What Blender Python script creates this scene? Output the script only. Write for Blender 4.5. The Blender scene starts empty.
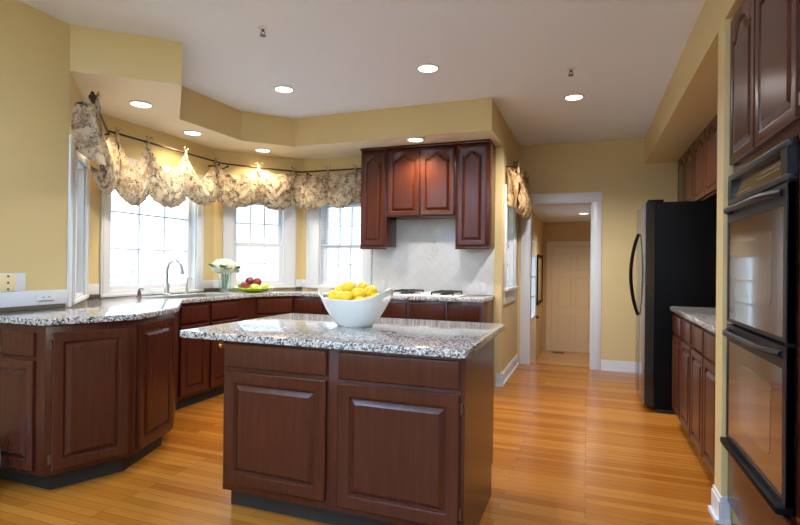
import bpy, bmesh, math, random
from mathutils import Vector, Matrix
C = bpy.context.scene
PI = math.pi
random.seed(7)

# ------------------------------------------------------------------ camera
CAM_H = 1.21
F_PX, YAW, PITCH, ROLL = 508.7, 0.3528, 0.00527, -0.01156
cam_d = bpy.data.cameras.new('camera'); cam = bpy.data.objects.new('camera', cam_d)
C.collection.objects.link(cam); C.camera = cam
cam_d.sensor_width = 36.0; cam_d.lens = F_PX * 36.0 / 800.0; cam_d.clip_start = 0.02
cy, sy = math.cos(YAW), math.sin(YAW)
fw = Vector((-sy * math.cos(PITCH), cy * math.cos(PITCH), math.sin(PITCH)))
r0 = Vector((cy, sy, 0)); d0 = fw.cross(r0)
rt = r0 * math.cos(ROLL) + d0 * math.sin(ROLL)
dn = -r0 * math.sin(ROLL) + d0 * math.cos(ROLL)
M = Matrix.Identity(4)
for i in range(3):
    M[i][0] = rt[i]; M[i][1] = -dn[i]; M[i][2] = -fw[i]
M[2][3] = CAM_H
cam.matrix_world = M

# ------------------------------------------------------------------ world, exposure
W = bpy.data.worlds.new('daylight'); C.world = W; W.use_nodes = True
bg = W.node_tree.nodes['Background']
bg.inputs[0].default_value = (0.56, 0.79, 1.0, 1); bg.inputs[1].default_value = 3.4
sun_d = bpy.data.lights.new('sun', 'SUN'); sun_d.energy = 4.0; sun_d.color = (1.0, 0.98, 0.95); sun_d.angle = 0.02
sun = bpy.data.objects.new('sun', sun_d); C.collection.objects.link(sun)
sun.rotation_euler = Vector((-0.45, 0.05, -0.89)).to_track_quat('-Z', 'Y').to_euler()      # added sun, high over the right of the house, to brighten the yard
C.view_settings.view_transform = 'Standard'; C.view_settings.look = 'None'
C.view_settings.gamma = 1.0; C.view_settings.use_curve_mapping = False
C.view_settings.exposure = 0.46
C.cycles.use_denoising = True
C.cycles.sample_clamp_indirect = 6.0
C.cycles.max_bounces = 10; C.cycles.diffuse_bounces = 6; C.cycles.glossy_bounces = 4
C.cycles.transparent_max_bounces = 12
LAMP_W = 15.0           # watts of one recessed downlight
LAMP_COL = (1.0, 0.95, 0.92)
WARM = (1.0, 0.80, 0.50)
FILL_W = 640.0          # unseen uplights added behind the camera, standing in for a bounced flash
FILL_COL = (0.44, 0.68, 1.0)

# ------------------------------------------------------------------ materials
def mat(name, col, rough=0.5, metal=0.0, coat=0.0, spec=0.5):
    m = bpy.data.materials.new(name); m.use_nodes = True
    b = m.node_tree.nodes['Principled BSDF']
    b.inputs['Base Color'].default_value = (*col, 1); b.inputs['Roughness'].default_value = rough
    b.inputs['Metallic'].default_value = metal; b.inputs['Coat Weight'].default_value = coat
    b.inputs['Coat Roughness'].default_value = 0.12
    b.inputs['Specular IOR Level'].default_value = spec
    return m
def nd(m, t, **kw):
    n = m.node_tree.nodes.new(t)
    for k, v in kw.items():
        if hasattr(n, k): setattr(n, k, v)
        else: n.inputs[k].default_value = v
    return n
def lk(m, a, ao, b, bi): m.node_tree.links.new(a.outputs[ao], b.inputs[bi])
def bsdf(m): return m.node_tree.nodes['Principled BSDF']
def ramp(m, stops, interp='LINEAR'):
    r = nd(m, 'ShaderNodeValToRGB'); cr = r.color_ramp; cr.interpolation = interp
    while len(cr.elements) < len(stops): cr.elements.new(0.5)
    for e, (p, c) in zip(cr.elements, stops): e.position = p; e.color = (*c, 1)
    return r
def noisy(name, c1, c2, scale=4.0, rough=0.5, bump=0.0, **kw):
    m = mat(name, c1, rough, **kw)
    tc = nd(m, 'ShaderNodeTexCoord'); n = nd(m, 'ShaderNodeTexNoise'); n.inputs['Scale'].default_value = scale
    n.inputs['Detail'].default_value = 5
    r = ramp(m, [(0.35, c1), (0.65, c2)])
    lk(m, tc, 'Object', n, 'Vector'); lk(m, n, 'Fac', r, 'Fac'); lk(m, r, 'Color', bsdf(m), 'Base Color')
    if bump:
        b = nd(m, 'ShaderNodeBump'); b.inputs['Strength'].default_value = bump; b.inputs['Distance'].default_value = 0.002
        lk(m, n, 'Fac', b, 'Height'); lk(m, b, 'Normal', bsdf(m), 'Normal')
    return m
def wood(name, c1, c2, c3, stretch=(14, 14, 1.2), rough=0.24, coat=0.05):
    m = mat(name, c1, rough, coat=coat, spec=0.30)
    tc = nd(m, 'ShaderNodeTexCoord'); mp = nd(m, 'ShaderNodeMapping'); mp.inputs['Scale'].default_value = stretch
    n = nd(m, 'ShaderNodeTexNoise'); n.inputs['Scale'].default_value = 3.0; n.inputs['Detail'].default_value = 7; n.inputs['Roughness'].default_value = 0.65
    n2 = nd(m, 'ShaderNodeTexNoise'); n2.inputs['Scale'].default_value = 1.3
    r = ramp(m, [(0.30, c1), (0.52, c2), (0.74, c3)])
    mx = nd(m, 'ShaderNodeMix'); mx.data_type = 'FLOAT'; mx.inputs[0].default_value = 0.35
    lk(m, tc, 'Object', mp, 'Vector'); lk(m, mp, 'Vector', n, 'Vector'); lk(m, tc, 'Object', n2, 'Vector')
    lk(m, n, 'Fac', mx, 2); lk(m, n2, 'Fac', mx, 3); lk(m, mx, 0, r, 'Fac')
    lk(m, r, 'Color', bsdf(m), 'Base Color')
    return m
M_CHERRY = wood('cherry_wood', (0.040, 0.0095, 0.0050), (0.060, 0.0145, 0.0072), (0.084, 0.0215, 0.0105))
M_CHERRY_IN = wood('cherry_groove', (0.030, 0.008, 0.005), (0.042, 0.012, 0.007), (0.055, 0.015, 0.009))
M_TOE = mat('toe_black', (0.012, 0.012, 0.013), 0.5)
M_WALL = noisy('yellow_wall_paint', (0.60, 0.465, 0.225), (0.62, 0.48, 0.235), 2.0, 0.55)
M_HALLWALL = noisy('tan_hall_paint', (0.55, 0.40, 0.22), (0.57, 0.415, 0.23), 2.0, 0.6)
M_CEIL = noisy('sky_tinted_ceiling_paint', (0.73, 0.81, 0.94), (0.74, 0.82, 0.95), 2.0, 0.7)  # white paint tinted with blue skylight to offset the orange floor bounce
M_SOFFIT = noisy('skylit_soffit_paint', (0.74, 0.69, 0.54), (0.76, 0.71, 0.56), 2.0, 0.6)  # wall paint lightened to cream, skylight on the underside put into the colour
M_TRIM = mat('white_trim_paint', (0.64, 0.66, 0.70), 0.3)
M_CREAM = mat('cream_door_paint', (0.74, 0.64, 0.48), 0.4)
M_WHITE = mat('white_glaze', (0.82, 0.82, 0.81), 0.15, coat=0.4)
M_STEEL = mat('brushed_steel', (0.55, 0.54, 0.52), 0.3, metal=1.0)
M_BRASS = mat('brass', (0.75, 0.50, 0.15), 0.25, metal=1.0)
M_HINGE = mat('hinge_pewter', (0.16, 0.12, 0.09), 0.4, metal=1.0)
M_BRONZE = mat('bronze_rod', (0.045, 0.028, 0.018), 0.4, metal=0.6)
M_BLACK = mat('black_gloss', (0.010, 0.010, 0.011), 0.12, coat=0.5)
M_BLACK2 = mat('black_satin', (0.004, 0.004, 0.0045), 0.45, spec=0.06)
M_BLACK3 = mat('black_enamel', (0.010, 0.010, 0.012), 0.38, spec=0.35)
M_IRON = mat('cast_iron', (0.02, 0.02, 0.021), 0.55)
M_OVEN_GLASS = mat('smoked_oven_glass', (0.055, 0.034, 0.020), 0.05, coat=1.0, spec=0.8)
M_OVEN_WIN = mat('oven_window_glass', (0.15, 0.105, 0.07), 0.05, coat=1.0, spec=0.8)
M_PLATE = mat('grey_white_plate', (0.52, 0.52, 0.52), 0.5)
M_LEMON = noisy('lemon_skin', (0.83, 0.56, 0.02), (0.90, 0.66, 0.04), 60, 0.38, bump=0.5)
M_APPLE = noisy('dark_red_skin', (0.11, 0.010, 0.015), (0.22, 0.02, 0.02), 10, 0.25)
M_PEAR = noisy('green_yellow_skin', (0.50, 0.56, 0.12), (0.60, 0.62, 0.20), 8, 0.35)
M_LIME = mat('lime_glaze', (0.48, 0.62, 0.03), 0.2, coat=0.3)
M_LEAF = noisy('leaf_green', (0.03, 0.10, 0.03), (0.07, 0.17, 0.05), 20, 0.5)
M_PETAL = mat('white_petals', (0.66, 0.68, 0.58), 0.7)
M_BUSH = noisy('shrub_leaves', (0.42, 0.46, 0.38), (0.55, 0.58, 0.50), 6, 0.7)
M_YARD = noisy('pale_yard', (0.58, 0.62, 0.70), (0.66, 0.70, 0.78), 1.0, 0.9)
M_PALE = mat('pale_blue_plastic', (0.42, 0.50, 0.60), 0.35)
M_ALMOND = mat('almond_plate', (0.75, 0.62, 0.36), 0.4)
M_SLOT = mat('dark_slot', (0.08, 0.06, 0.04), 0.6)
M_CORE = mat('darkpicture', (0.25, 0.20, 0.15), 0.35)
M_MARK = mat('tan_printing', (0.42, 0.33, 0.20), 0.5)
M_BLIND = mat('white_blind', (0.72, 0.73, 0.74), 0.5)

def floor_mat(name, cols, bw=1.1):
    m = mat(name, cols[0], 0.24, coat=0.05, spec=0.32)
    bsdf(m).inputs['Coat Roughness'].default_value = 0.16
    tc = nd(m, 'ShaderNodeTexCoord')
    br = nd(m, 'ShaderNodeTexBrick'); br.offset = 0.37; br.offset_frequency = 3
    br.inputs['Color1'].default_value = (0, 0, 0, 1); br.inputs['Color2'].default_value = (1, 1, 1, 1)
    br.inputs['Mortar'].default_value = (0.5, 0.5, 0.5, 1)
    br.inputs['Scale'].default_value = 1.0; br.inputs['Mortar Size'].default_value = 0.0011
    br.inputs['Mortar Smooth'].default_value = 0.2; br.inputs['Brick Width'].default_value = bw; br.inputs['Row Height'].default_value = 0.057
    br.inputs['Bias'].default_value = 0.0
    mp = nd(m, 'ShaderNodeMapping'); mp.inputs['Scale'].default_value = (1.6, 34, 1)
    n = nd(m, 'ShaderNodeTexNoise'); n.inputs['Scale'].default_value = 2.0; n.inputs['Detail'].default_value = 8; n.inputs['Roughness'].default_value = 0.7
    n.inputs['Distortion'].default_value = 0.6
    mx = nd(m, 'ShaderNodeMix'); mx.data_type = 'FLOAT'; mx.inputs[0].default_value = 0.5
    r = ramp(m, [(0.18, cols[0]), (0.5, cols[1]), (0.82, cols[2])])
    lk(m, tc, 'Object', br, 'Vector'); lk(m, tc, 'Object', mp, 'Vector'); lk(m, mp, 'Vector', n, 'Vector')
    lk(m, br, 'Color', mx, 2); lk(m, n, 'Fac', mx, 3); lk(m, mx, 0, r, 'Fac')
    dk = nd(m, 'ShaderNodeMix'); dk.data_type = 'RGBA'; dk.blend_type = 'MIX'
    dk.inputs[7].default_value = (*[c * 0.45 for c in cols[0]], 1)
    lk(m, br, 'Fac', dk, 0); lk(m, r, 'Color', dk, 6); lk(m, dk, 2, bsdf(m), 'Base Color')
    return m
M_FLOOR = floor_mat('oak_strip_floor', [(0.275, 0.083, 0.008), (0.355, 0.126, 0.015), (0.44, 0.176, 0.028)])
M_FLOOR2 = floor_mat('pale_hall_floor', [(0.52, 0.30, 0.13), (0.58, 0.34, 0.16), (0.62, 0.38, 0.19)])

def granite():
    m = mat('speckled_granite', (0.5, 0.5, 0.5), 0.09, coat=0.3)
    bsdf(m).inputs['Coat Roughness'].default_value = 0.03
    tc = nd(m, 'ShaderNodeTexCoord')
    nz = nd(m, 'ShaderNodeTexNoise'); nz.inputs['Scale'].default_value = 70; nz.inputs['Detail'].default_value = 3
    ad = nd(m, 'ShaderNodeMix'); ad.data_type = 'RGBA'; ad.blend_type = 'ADD'; ad.inputs[0].default_value = 0.016
    v = nd(m, 'ShaderNodeTexVoronoi'); v.inputs['Scale'].default_value = 150
    sep = nd(m, 'ShaderNodeSeparateColor')
    r = ramp(m, [(0.0, (0.040, 0.040, 0.044)), (0.19, (0.16, 0.155, 0.16)), (0.36, (0.30, 0.27, 0.25)), (0.50, (0.46, 0.45, 0.45)), (0.78, (0.66, 0.66, 0.66))], 'CONSTANT')
    n2 = nd(m, 'ShaderNodeTexNoise'); n2.inputs['Scale'].default_value = 5
    lk(m, tc, 'Object', nz, 'Vector'); lk(m, tc, 'Object', ad, 6); lk(m, nz, 'Color', ad, 7)
    lk(m, ad, 2, v, 'Vector'); lk(m, v, 'Color', sep, 'Color'); lk(m, sep, 'Red', r, 'Fac')
    lk(m, r, 'Color', bsdf(m), 'Base Color')
    return m
M_GRANITE = granite()

def glass(name, tint=(1, 1, 1), refl=0.08):
    m = bpy.data.materials.new(name); m.use_nodes = True; nt = m.node_tree
    for n in list(nt.nodes): nt.nodes.remove(n)
    o = nt.nodes.new('ShaderNodeOutputMaterial'); t = nt.nodes.new('ShaderNodeBsdfTransparent'); t.inputs[0].default_value = (*tint, 1)
    g = nt.nodes.new('ShaderNodeBsdfGlossy'); g.inputs['Roughness'].default_value = 0.02
    x = nt.nodes.new('ShaderNodeMixShader'); x.inputs[0].default_value = refl
    nt.links.new(t.outputs[0], x.inputs[1]); nt.links.new(g.outputs[0], x.inputs[2]); nt.links.new(x.outputs[0], o.inputs[0])
    return m
M_GLASS = glass('window_glass', refl=0.05)
M_VASE = glass('vase_glass', (0.90, 0.965, 0.93), 0.12)

def emit(name, col, s):
    m = bpy.data.materials.new(name); m.use_nodes = True; nt = m.node_tree
    for n in list(nt.nodes): nt.nodes.remove(n)
    o = nt.nodes.new('ShaderNodeOutputMaterial'); e = nt.nodes.new('ShaderNodeEmission')
    e.inputs[0].default_value = (*col, 1); e.inputs[1].default_value = s
    nt.links.new(e.outputs[0], o.inputs[0]); return m
M_LAMP = emit('lit_lamp_lens', (1.0, 0.90, 0.74), 5.0)

def fabric(name, base, sp1, sp2, trans=0.35):
    m = mat(name, base, 0.85, spec=0.1)
    nt = m.node_tree; tc = nd(m, 'ShaderNodeTexCoord')
    n1 = nd(m, 'ShaderNodeTexNoise'); n1.inputs['Scale'].default_value = 12; n1.inputs['Detail'].default_value = 6; n1.inputs['Roughness'].default_value = 0.72; n1.inputs['Distortion'].default_value = 0.8
    n2 = nd(m, 'ShaderNodeTexNoise'); n2.inputs['Scale'].default_value = 20; n2.inputs['Detail'].default_value = 6; n2.inputs['Roughness'].default_value = 0.7; n2.inputs['Distortion'].default_value = 1.0
    r1 = ramp(m, [(0.46, (0, 0, 0)), (0.56, (1, 1, 1))]); r2 = ramp(m, [(0.53, (0, 0, 0)), (0.60, (1, 1, 1))])
    a = nd(m, 'ShaderNodeMix'); a.data_type = 'RGBA'; a.inputs[6].default_value = (*base, 1); a.inputs[7].default_value = (*sp1, 1)
    b = nd(m, 'ShaderNodeMix'); b.data_type = 'RGBA'; b.inputs[7].default_value = (*sp2, 1)
    for n in (n1, n2): lk(m, tc, 'Object', n, 'Vector')
    lk(m, n1, 'Fac', r1, 'Fac'); lk(m, n2, 'Fac', r2, 'Fac')
    lk(m, r1, 'Color', a, 0); lk(m, r2, 'Color', b, 0); lk(m, a, 2, b, 6); lk(m, b, 2, bsdf(m), 'Base Color')
    t = nt.nodes.new('ShaderNodeBsdfTranslucent'); x = nt.nodes.new('ShaderNodeMixShader'); x.inputs[0].default_value = trans
    lk(m, b, 2, t, 0); out = nt.nodes['Material Output']
    nt.links.new(bsdf(m).outputs[0], x.inputs[1]); nt.links.new(t.outputs[0], x.inputs[2]); nt.links.new(x.outputs[0], out.inputs[0])
    return m
M_FABRIC = fabric('floral_fabric', (0.56, 0.47, 0.34), (0.33, 0.24, 0.155), (0.115, 0.092, 0.072))
M_FABRIC2 = fabric('floral_fabric_warm', (0.60, 0.42, 0.22), (0.36, 0.20, 0.09), (0.11, 0.06, 0.035), 0.2)

def tile_mat():
    m = mat('white_diagonal_tile', (0.74, 0.74, 0.74), 0.22)
    tc = nd(m, 'ShaderNodeTexCoord'); mp = nd(m, 'ShaderNodeMapping'); mp.inputs['Rotation'].default_value = (PI / 2, 0, 0)
    mp2 = nd(m, 'ShaderNodeMapping'); mp2.inputs['Rotation'].default_value = (0, 0, PI / 4)
    br = nd(m, 'ShaderNodeTexBrick'); br.offset = 0.0
    for k, v in (('Color1', (0.60, 0.605, 0.61, 1)), ('Color2', (0.56, 0.56, 0.56, 1)), ('Mortar', (0.50, 0.50, 0.495, 1))): br.inputs[k].default_value = v
    for k, v in (('Scale', 1.0), ('Mortar Size', 0.0016), ('Brick Width', 0.102), ('Row Height', 0.102), ('Bias', 0.0)): br.inputs[k].default_value = v
    lk(m, tc, 'Object', mp, 'Vector'); lk(m, mp, 'Vector', mp2, 'Vector'); lk(m, mp2, 'Vector', br, 'Vector'); lk(m, br, 'Color', bsdf(m), 'Base Color')
    return m
M_TILE = tile_mat()
def siding_mat():
    m = mat('pale_siding', (0.6, 0.6, 0.6), 0.7)
    tc = nd(m, 'ShaderNodeTexCoord'); w = nd(m, 'ShaderNodeTexWave'); w.bands_direction = 'Z'; w.wave_profile = 'SAW'; w.inputs['Scale'].default_value = 1.6
    r = ramp(m, [(0.0, (0.40, 0.42, 0.44)), (0.15, (0.62, 0.63, 0.64)), (1, (0.70, 0.70, 0.70))])
    lk(m, tc, 'Object', w, 'Vector'); lk(m, w, 'Fac', r, 'Fac'); lk(m, r, 'Color', bsdf(m), 'Base Color'); return m
M_SIDING = siding_mat()

# ------------------------------------------------------------------ mesh helpers
class MB:
    def __init__(s): s.bm = bmesh.new()
    def face(s, pts):
        try: s.bm.faces.new([s.bm.verts.new(p) for p in pts])
        except ValueError: pass
    def prism(s, poly, z0, z1, bev=0.0):
        a = sum(poly[i][0] * poly[(i + 1) % len(poly)][1] - poly[(i + 1) % len(poly)][0] * poly[i][1] for i in range(len(poly)))
        if a < 0: poly = poly[::-1]
        b = [s.bm.verts.new((x, y, z0)) for x, y in poly]; t = [s.bm.verts.new((x, y, z1)) for x, y in poly]
        n = len(poly); fs = [s.bm.faces.new(b[::-1]), s.bm.faces.new(t)]
        for i in range(n): fs.append(s.bm.faces.new((b[i], b[(i + 1) % n], t[(i + 1) % n], t[i])))
        if bev:
            es = {e for f in fs for e in f.edges}
            bmesh.ops.bevel(s.bm, geom=list(es), offset=bev, segments=2, affect='EDGES', profile=0.5)
        return s
    def box(s, x0, x1, y0, y1, z0, z1, bev=0.0):
        return s.prism([(x0, y0), (x1, y0), (x1, y1), (x0, y1)], z0, z1, bev)
    def rings(s, rs, cap0=True, cap1=True):
        vs = [[s.bm.verts.new(p) for p in r] for r in rs]; n = len(rs[0])
        for a, b in zip(vs, vs[1:]):
            for i in range(n): s.bm.faces.new((a[i], a[(i + 1) % n], b[(i + 1) % n], b[i]))
        if cap0: s.bm.faces.new(vs[0][::-1])
        if cap1: s.bm.faces.new(vs[-1])
        return s
    def lathe(s, prof, cx=0, cy=0, cz=0, n=24, sx=1, sy=1, cap0=True, cap1=True):
        return s.rings([[(cx + r * sx * math.cos(2 * PI * k / n), cy + r * sy * math.sin(2 * PI * k / n), cz + z) for k in range(n)] for r, z in prof], cap0, cap1)
    def tube(s, pts, r, n=8):
        pts = [Vector(p) for p in pts]; rs = []
        rr = r if isinstance(r, (list, tuple)) else [r] * len(pts)
        up = Vector((0, 0, 1)); px = None
        for i, p in enumerate(pts):
            t = (pts[min(i + 1, len(pts) - 1)] - pts[max(i - 1, 0)]).normalized()
            if px is None:
                ref = up if abs(t.z) < 0.9 else Vector((1, 0, 0)); px = t.cross(ref).normalized()
            else: px = (px - t * px.dot(t)).normalized()
            py = t.cross(px)
            rs.append([tuple(p + (px * math.cos(2 * PI * k / n) + py * math.sin(2 * PI * k / n)) * rr[i]) for k in range(n)])
        return s.rings(rs)
    def ball(s, c, rx, ry=None, rz=None, n=12, m=8, rot=None):
        ry = ry or rx; rz = rz or rx
        before = set(s.bm.verts)
        bmesh.ops.create_uvsphere(s.bm, u_segments=n, v_segments=m, radius=1.0)
        for v in s.bm.verts:
            if v not in before:
                q = Vector((v.co.x * rx, v.co.y * ry, v.co.z * rz))
                if rot: q = rot @ q
                v.co = q + Vector(c)
        return s
    def grid(s, f, nu, nv):
        V = [[s.bm.verts.new(f(i / nu, j / nv)) for j in range(nv + 1)] for i in range(nu + 1)]
        for i in range(nu):
            for j in range(nv): s.bm.faces.new((V[i][j], V[i + 1][j], V[i + 1][j + 1], V[i][j + 1]))
        return s
    def build(s, name, m, parent=None, angle=32, recalc=True):
        if recalc: bmesh.ops.recalc_face_normals(s.bm, faces=s.bm.faces)
        for f in s.bm.faces: f.smooth = True
        lim = math.radians(angle)
        for e in s.bm.edges:
            e.smooth = len(e.link_faces) == 2 and e.calc_face_angle(0) < lim
        me = bpy.data.meshes.new(name); s.bm.to_mesh(me); s.bm.free()
        o = bpy.data.objects.new(name, me); C.collection.objects.link(o)
        me.materials.append(m)
        if parent: o.parent = parent
        return o
def thing(name, label, cat, loc=(0, 0, 0), rz=0.0, group=None):
    o = bpy.data.objects.new(name, None); C.collection.objects.link(o); o.empty_display_size = 0.1
    o.location = loc; o.rotation_euler = (0, 0, rz); o['label'] = label; o['category'] = cat
    if group: o['group'] = group
    return o
def tag(o, label, cat, group=None, kind=None):
    o['label'] = label; o['category'] = cat
    if group: o['group'] = group
    if kind: o['kind'] = kind
    return o
def struct(o): o['kind'] = 'structure'; return o
def sroot(name, loc=(0, 0, 0), rz=0.0):
    o = bpy.data.objects.new(name, None); C.collection.objects.link(o); o.location = loc; o.rotation_euler = (0, 0, rz)
    return struct(o)
def dup(root, loc, rz=0.0, label=None, group=None):
    r = root.copy(); C.collection.objects.link(r); r.location = loc; r.rotation_euler = (0, 0, rz)
    if label: r['label'] = label
    if group: r['group'] = group
    for ch in list(root.children):
        c = ch.copy(); C.collection.objects.link(c); c.parent = r
        for g in ch.children:
            d = g.copy(); C.collection.objects.link(d); d.parent = c
    return r
def ang(P, Q): return math.atan2(Q[1] - P[1], Q[0] - P[0])
def dist(P, Q): return math.hypot(Q[0] - P[0], Q[1] - P[1])
def to_local(P, rz, pts):
    c, s = math.cos(-rz), math.sin(-rz)
    return [((x - P[0]) * c - (y - P[1]) * s, (x - P[0]) * s + (y - P[1]) * c) for x, y in pts]
def offset_path(pts, d):
    # moves an open path to its right-hand side by d
    out = []
    for i, p in enumerate(pts):
        ns = []
        for a, b in ((i - 1, i), (i, i + 1)):
            if 0 <= a and b < len(pts):
                L = dist(pts[a], pts[b]); ns.append(((pts[b][1] - pts[a][1]) / L, -(pts[b][0] - pts[a][0]) / L))
        if len(ns) == 1: n = ns[0]; out.append((p[0] + n[0] * d, p[1] + n[1] * d))
        else:
            bx, by = ns[0][0] + ns[1][0], ns[0][1] + ns[1][1]
            k = 2 * d / (bx * bx + by * by); out.append((p[0] + bx * k, p[1] + by * k))
    return out

# ------------------------------------------------------------------ the room shell
CEIL, SOFF = 2.715, 2.425
XL, YB = -3.10, 6.46
P0, P1, P2, P3 = (XL, 2.30), (-3.74, 2.94), (-3.74, 4.40), (-3.12, 5.17)
P4, P5 = (-0.81, 5.17), (-0.81, YB)
XR = 0.61

struct(MB().prism([(-4.0, -3.6), (1.6, -3.6), (1.6, 6.60), (-0.9, 6.60), (-0.9, 5.3), (-3.2, 5.3), (-4.0, 4.6)], -0.12, 0.0).build('floor', M_FLOOR))
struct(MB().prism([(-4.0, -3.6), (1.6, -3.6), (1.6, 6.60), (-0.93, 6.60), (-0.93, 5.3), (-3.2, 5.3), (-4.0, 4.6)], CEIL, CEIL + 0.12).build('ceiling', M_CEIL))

def wall(name, P, Q, z0, z1, openings=(), th=0.14, m=None, e0=0.0, e1=0.0):
    L = dist(P, Q); rz = ang(P, Q)
    xs = sorted({-e0, L + e1, *[o[0] for o in openings], *[o[1] for o in openings]})
    mb = MB()
    for a, b in zip(xs, xs[1:]):
        mid = (a + b) / 2; os_ = [o for o in openings if o[0] < mid < o[1]]
        z = z0
        for o in sorted(os_, key=lambda q: q[2]):
            if o[2] > z + 1e-4: mb.box(a, b, 0, th, z, o[2])
            z = o[3]
        if z < z1 - 1e-4: mb.box(a, b, 0, th, z, z1)
    bmesh.ops.remove_doubles(mb.bm, verts=mb.bm.verts, dist=1e-5)
    o = mb.build(name, m or M_WALL); o.location = (P[0], P[1], 0); o.rotation_euler = (0, 0, rz)
    return struct(o)

WIN = {   # wall, s0, s1, z0, z1 of the hole
    1: (P0, P1, 0.24, 0.72, 0.955, 1.93), 2: (P1, P2, 0.195, 1.205, 0.945, 2.02),
    3: (P2, P3, 0.195, 0.785, 0.965, 1.93), 4: (P3, P4, 0.225, 0.805, 0.965, 1.93), 5: (P4, P5, 0.22, 0.86, 0.985, 1.97)}
wall('wall_left', (XL, -3.6), P0, 0, CEIL, [(0.3, 1.9, 0.6, 2.35)], e0=0.0)
wall('wall_bay_left', P0, P1, 0, CEIL, [WIN[1][2:]])
wall('wall_bay_sink', P1, P2, 0, CEIL, [WIN[2][2:]], e0=0.06, e1=0.06)
wall('wall_bay_right', P2, P3, 0, CEIL, [WIN[3][2:]], e1=0.05)
wall('wall_range', P3, P4, 0, CEIL, [WIN[4][2:]], e1=0.0)
wall('wall_side', P4, P5, 0, CEIL, [WIN[5][2:]], e0=-0.14)
DO0, DO1, DH = P5[0] + 0.137, 0.05, 1.995
wall('wall_back', P5, (1.5, YB), 0, CEIL, [(0.137, DO1 - P5[0], 0, DH)], e0=0.14)
wall('wall_alcove', (1.26, YB), (1.26, 2.824), 0, CEIL, th=0.14)
wall('wall_right', (XR, 1.79), (XR, -3.6), 0, CEIL, th=0.14)
wall('wall_rear', (XR + 0.14, -3.6), (XL, -3.6), 0, CEIL, [(0.5, 1.6, 0.8, 2.3), (2.2, 3.4, 0.8, 2.3)], e1=0.14)
# partition beside the ovens, and the recess the oven cabinet stands in
struct(MB().box(XR, 1.26, 2.824, 2.955, 0, 2.41).build('wall_partition', M_WALL))
struct(MB().box(1.26, 1.40, 1.79, 2.824, 0, 2.41).build('wall_recess', M_WALL))
struct(MB().box(XR + 0.14, 1.40, 1.65, 1.79, 0, 2.41).build('wall_recess_end', M_WALL))
# dropped soffits
A_, B_, D_, E_, F_ = (-2.61, 2.735), (-3.25, 3.385), (-3.225, 4.17), (-2.866, 4.555), (-0.81, 4.53)
sm = MB(); sm.prism([P0, A_, B_, D_, E_, F_, P4, P3, P2, P1], SOFF, CEIL - 0.0)
so = sm.build('ceiling_soffit_bay', M_WALL); struct(so)
so.data.materials.append(M_SOFFIT)
for p in so.data.polygons:
    if p.normal.z < -0.9: p.material_index = 1
so = MB().box(XR, 1.26, 1.79, YB, 2.41, CEIL).build('ceiling_soffit_right', M_WALL); struct(so)
# the lower back hall seen through the cased opening
HZ = -0.43
wall('wall_hall_left', (-0.82, 6.60), (-0.82, 10.4), HZ, 2.2, [(1.25, 2.23, HZ, HZ + 2.05)], m=M_HALLWALL)
wall('wall_hall_far', (-0.96, 10.4), (1.0, 10.4), HZ, 2.2, m=M_HALLWALL)
wall('wall_hall_right', (0.70, 10.4), (0.70, 6.60), HZ, 2.2, m=M_HALLWALL)
struct(MB().box(-0.96, 0.84, 6.60, 10.54, HZ - 0.1, HZ).build('floor_hall', M_FLOOR2))
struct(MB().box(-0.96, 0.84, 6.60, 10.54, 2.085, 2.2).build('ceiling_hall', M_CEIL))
struct(MB().box(-0.96, 0.84, 6.585, 6.60, HZ, -0.12).build('wall_step_riser', M_TRIM))

# baseboards
def baseboard(name, P, Q, h=0.125, e0=0, e1=0):
    L = dist(P, Q); mb = MB()
    mb.box(-e0, L + e1, -0.014, -0.0005, 0, h - 0.02); mb.box(-e0, L + e1, -0.009, -0.0005, h - 0.02, h); mb.box(-e0, L + e1, -0.028, -0.0145, 0, 0.018)
    o = mb.build(name, M_TRIM); o.location = (P[0], P[1], 0.0005); o.rotation_euler = (0, 0, ang(P, Q)); return struct(o)
baseboard('baseboard_side', P4, P5, e0=0.0, e1=-0.03)
baseboard('baseboard_back', (0.16, YB), (1.25, YB))
baseboard('baseboard_range', (-0.86, P4[1]), P4, e1=0.028)
baseboard('baseboard_partition', (XR, 2.955), (XR, 2.824), e0=0, e1=0.028)
baseboard('baseboard_partition_end', (XR, 2.824), (0.646, 2.824))
baseboard('baseboard_left', (XL, -3.5), (XL, 1.8))
baseboard('baseboard_right', (XR, 1.9), (XR, -3.5))

# casing of the cased opening into the hall
tm = MB()
for x0, x1 in ((DO0 - 0.105, DO0 + 0.002), (DO1 - 0.002, DO1 + 0.105)):
    tm.box(x0, x1, YB - 0.018, YB - 0.0005, 0, DH - 0.002, 0.003)
tm.box(DO0 - 0.105, DO1 + 0.105, YB - 0.020, YB - 0.0005, DH - 0.002, DH + 0.108, 0.003)
tm.box(DO0 - 0.0, DO0 + 0.014, YB, YB + 0.14, 0, DH); tm.box(DO1 - 0.014, DO1, YB, YB + 0.14, 0, DH); tm.box(DO0, DO1, YB, YB + 0.14, DH - 0.014, DH)
struct(tm.build('trim_doorway', M_TRIM))

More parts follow.
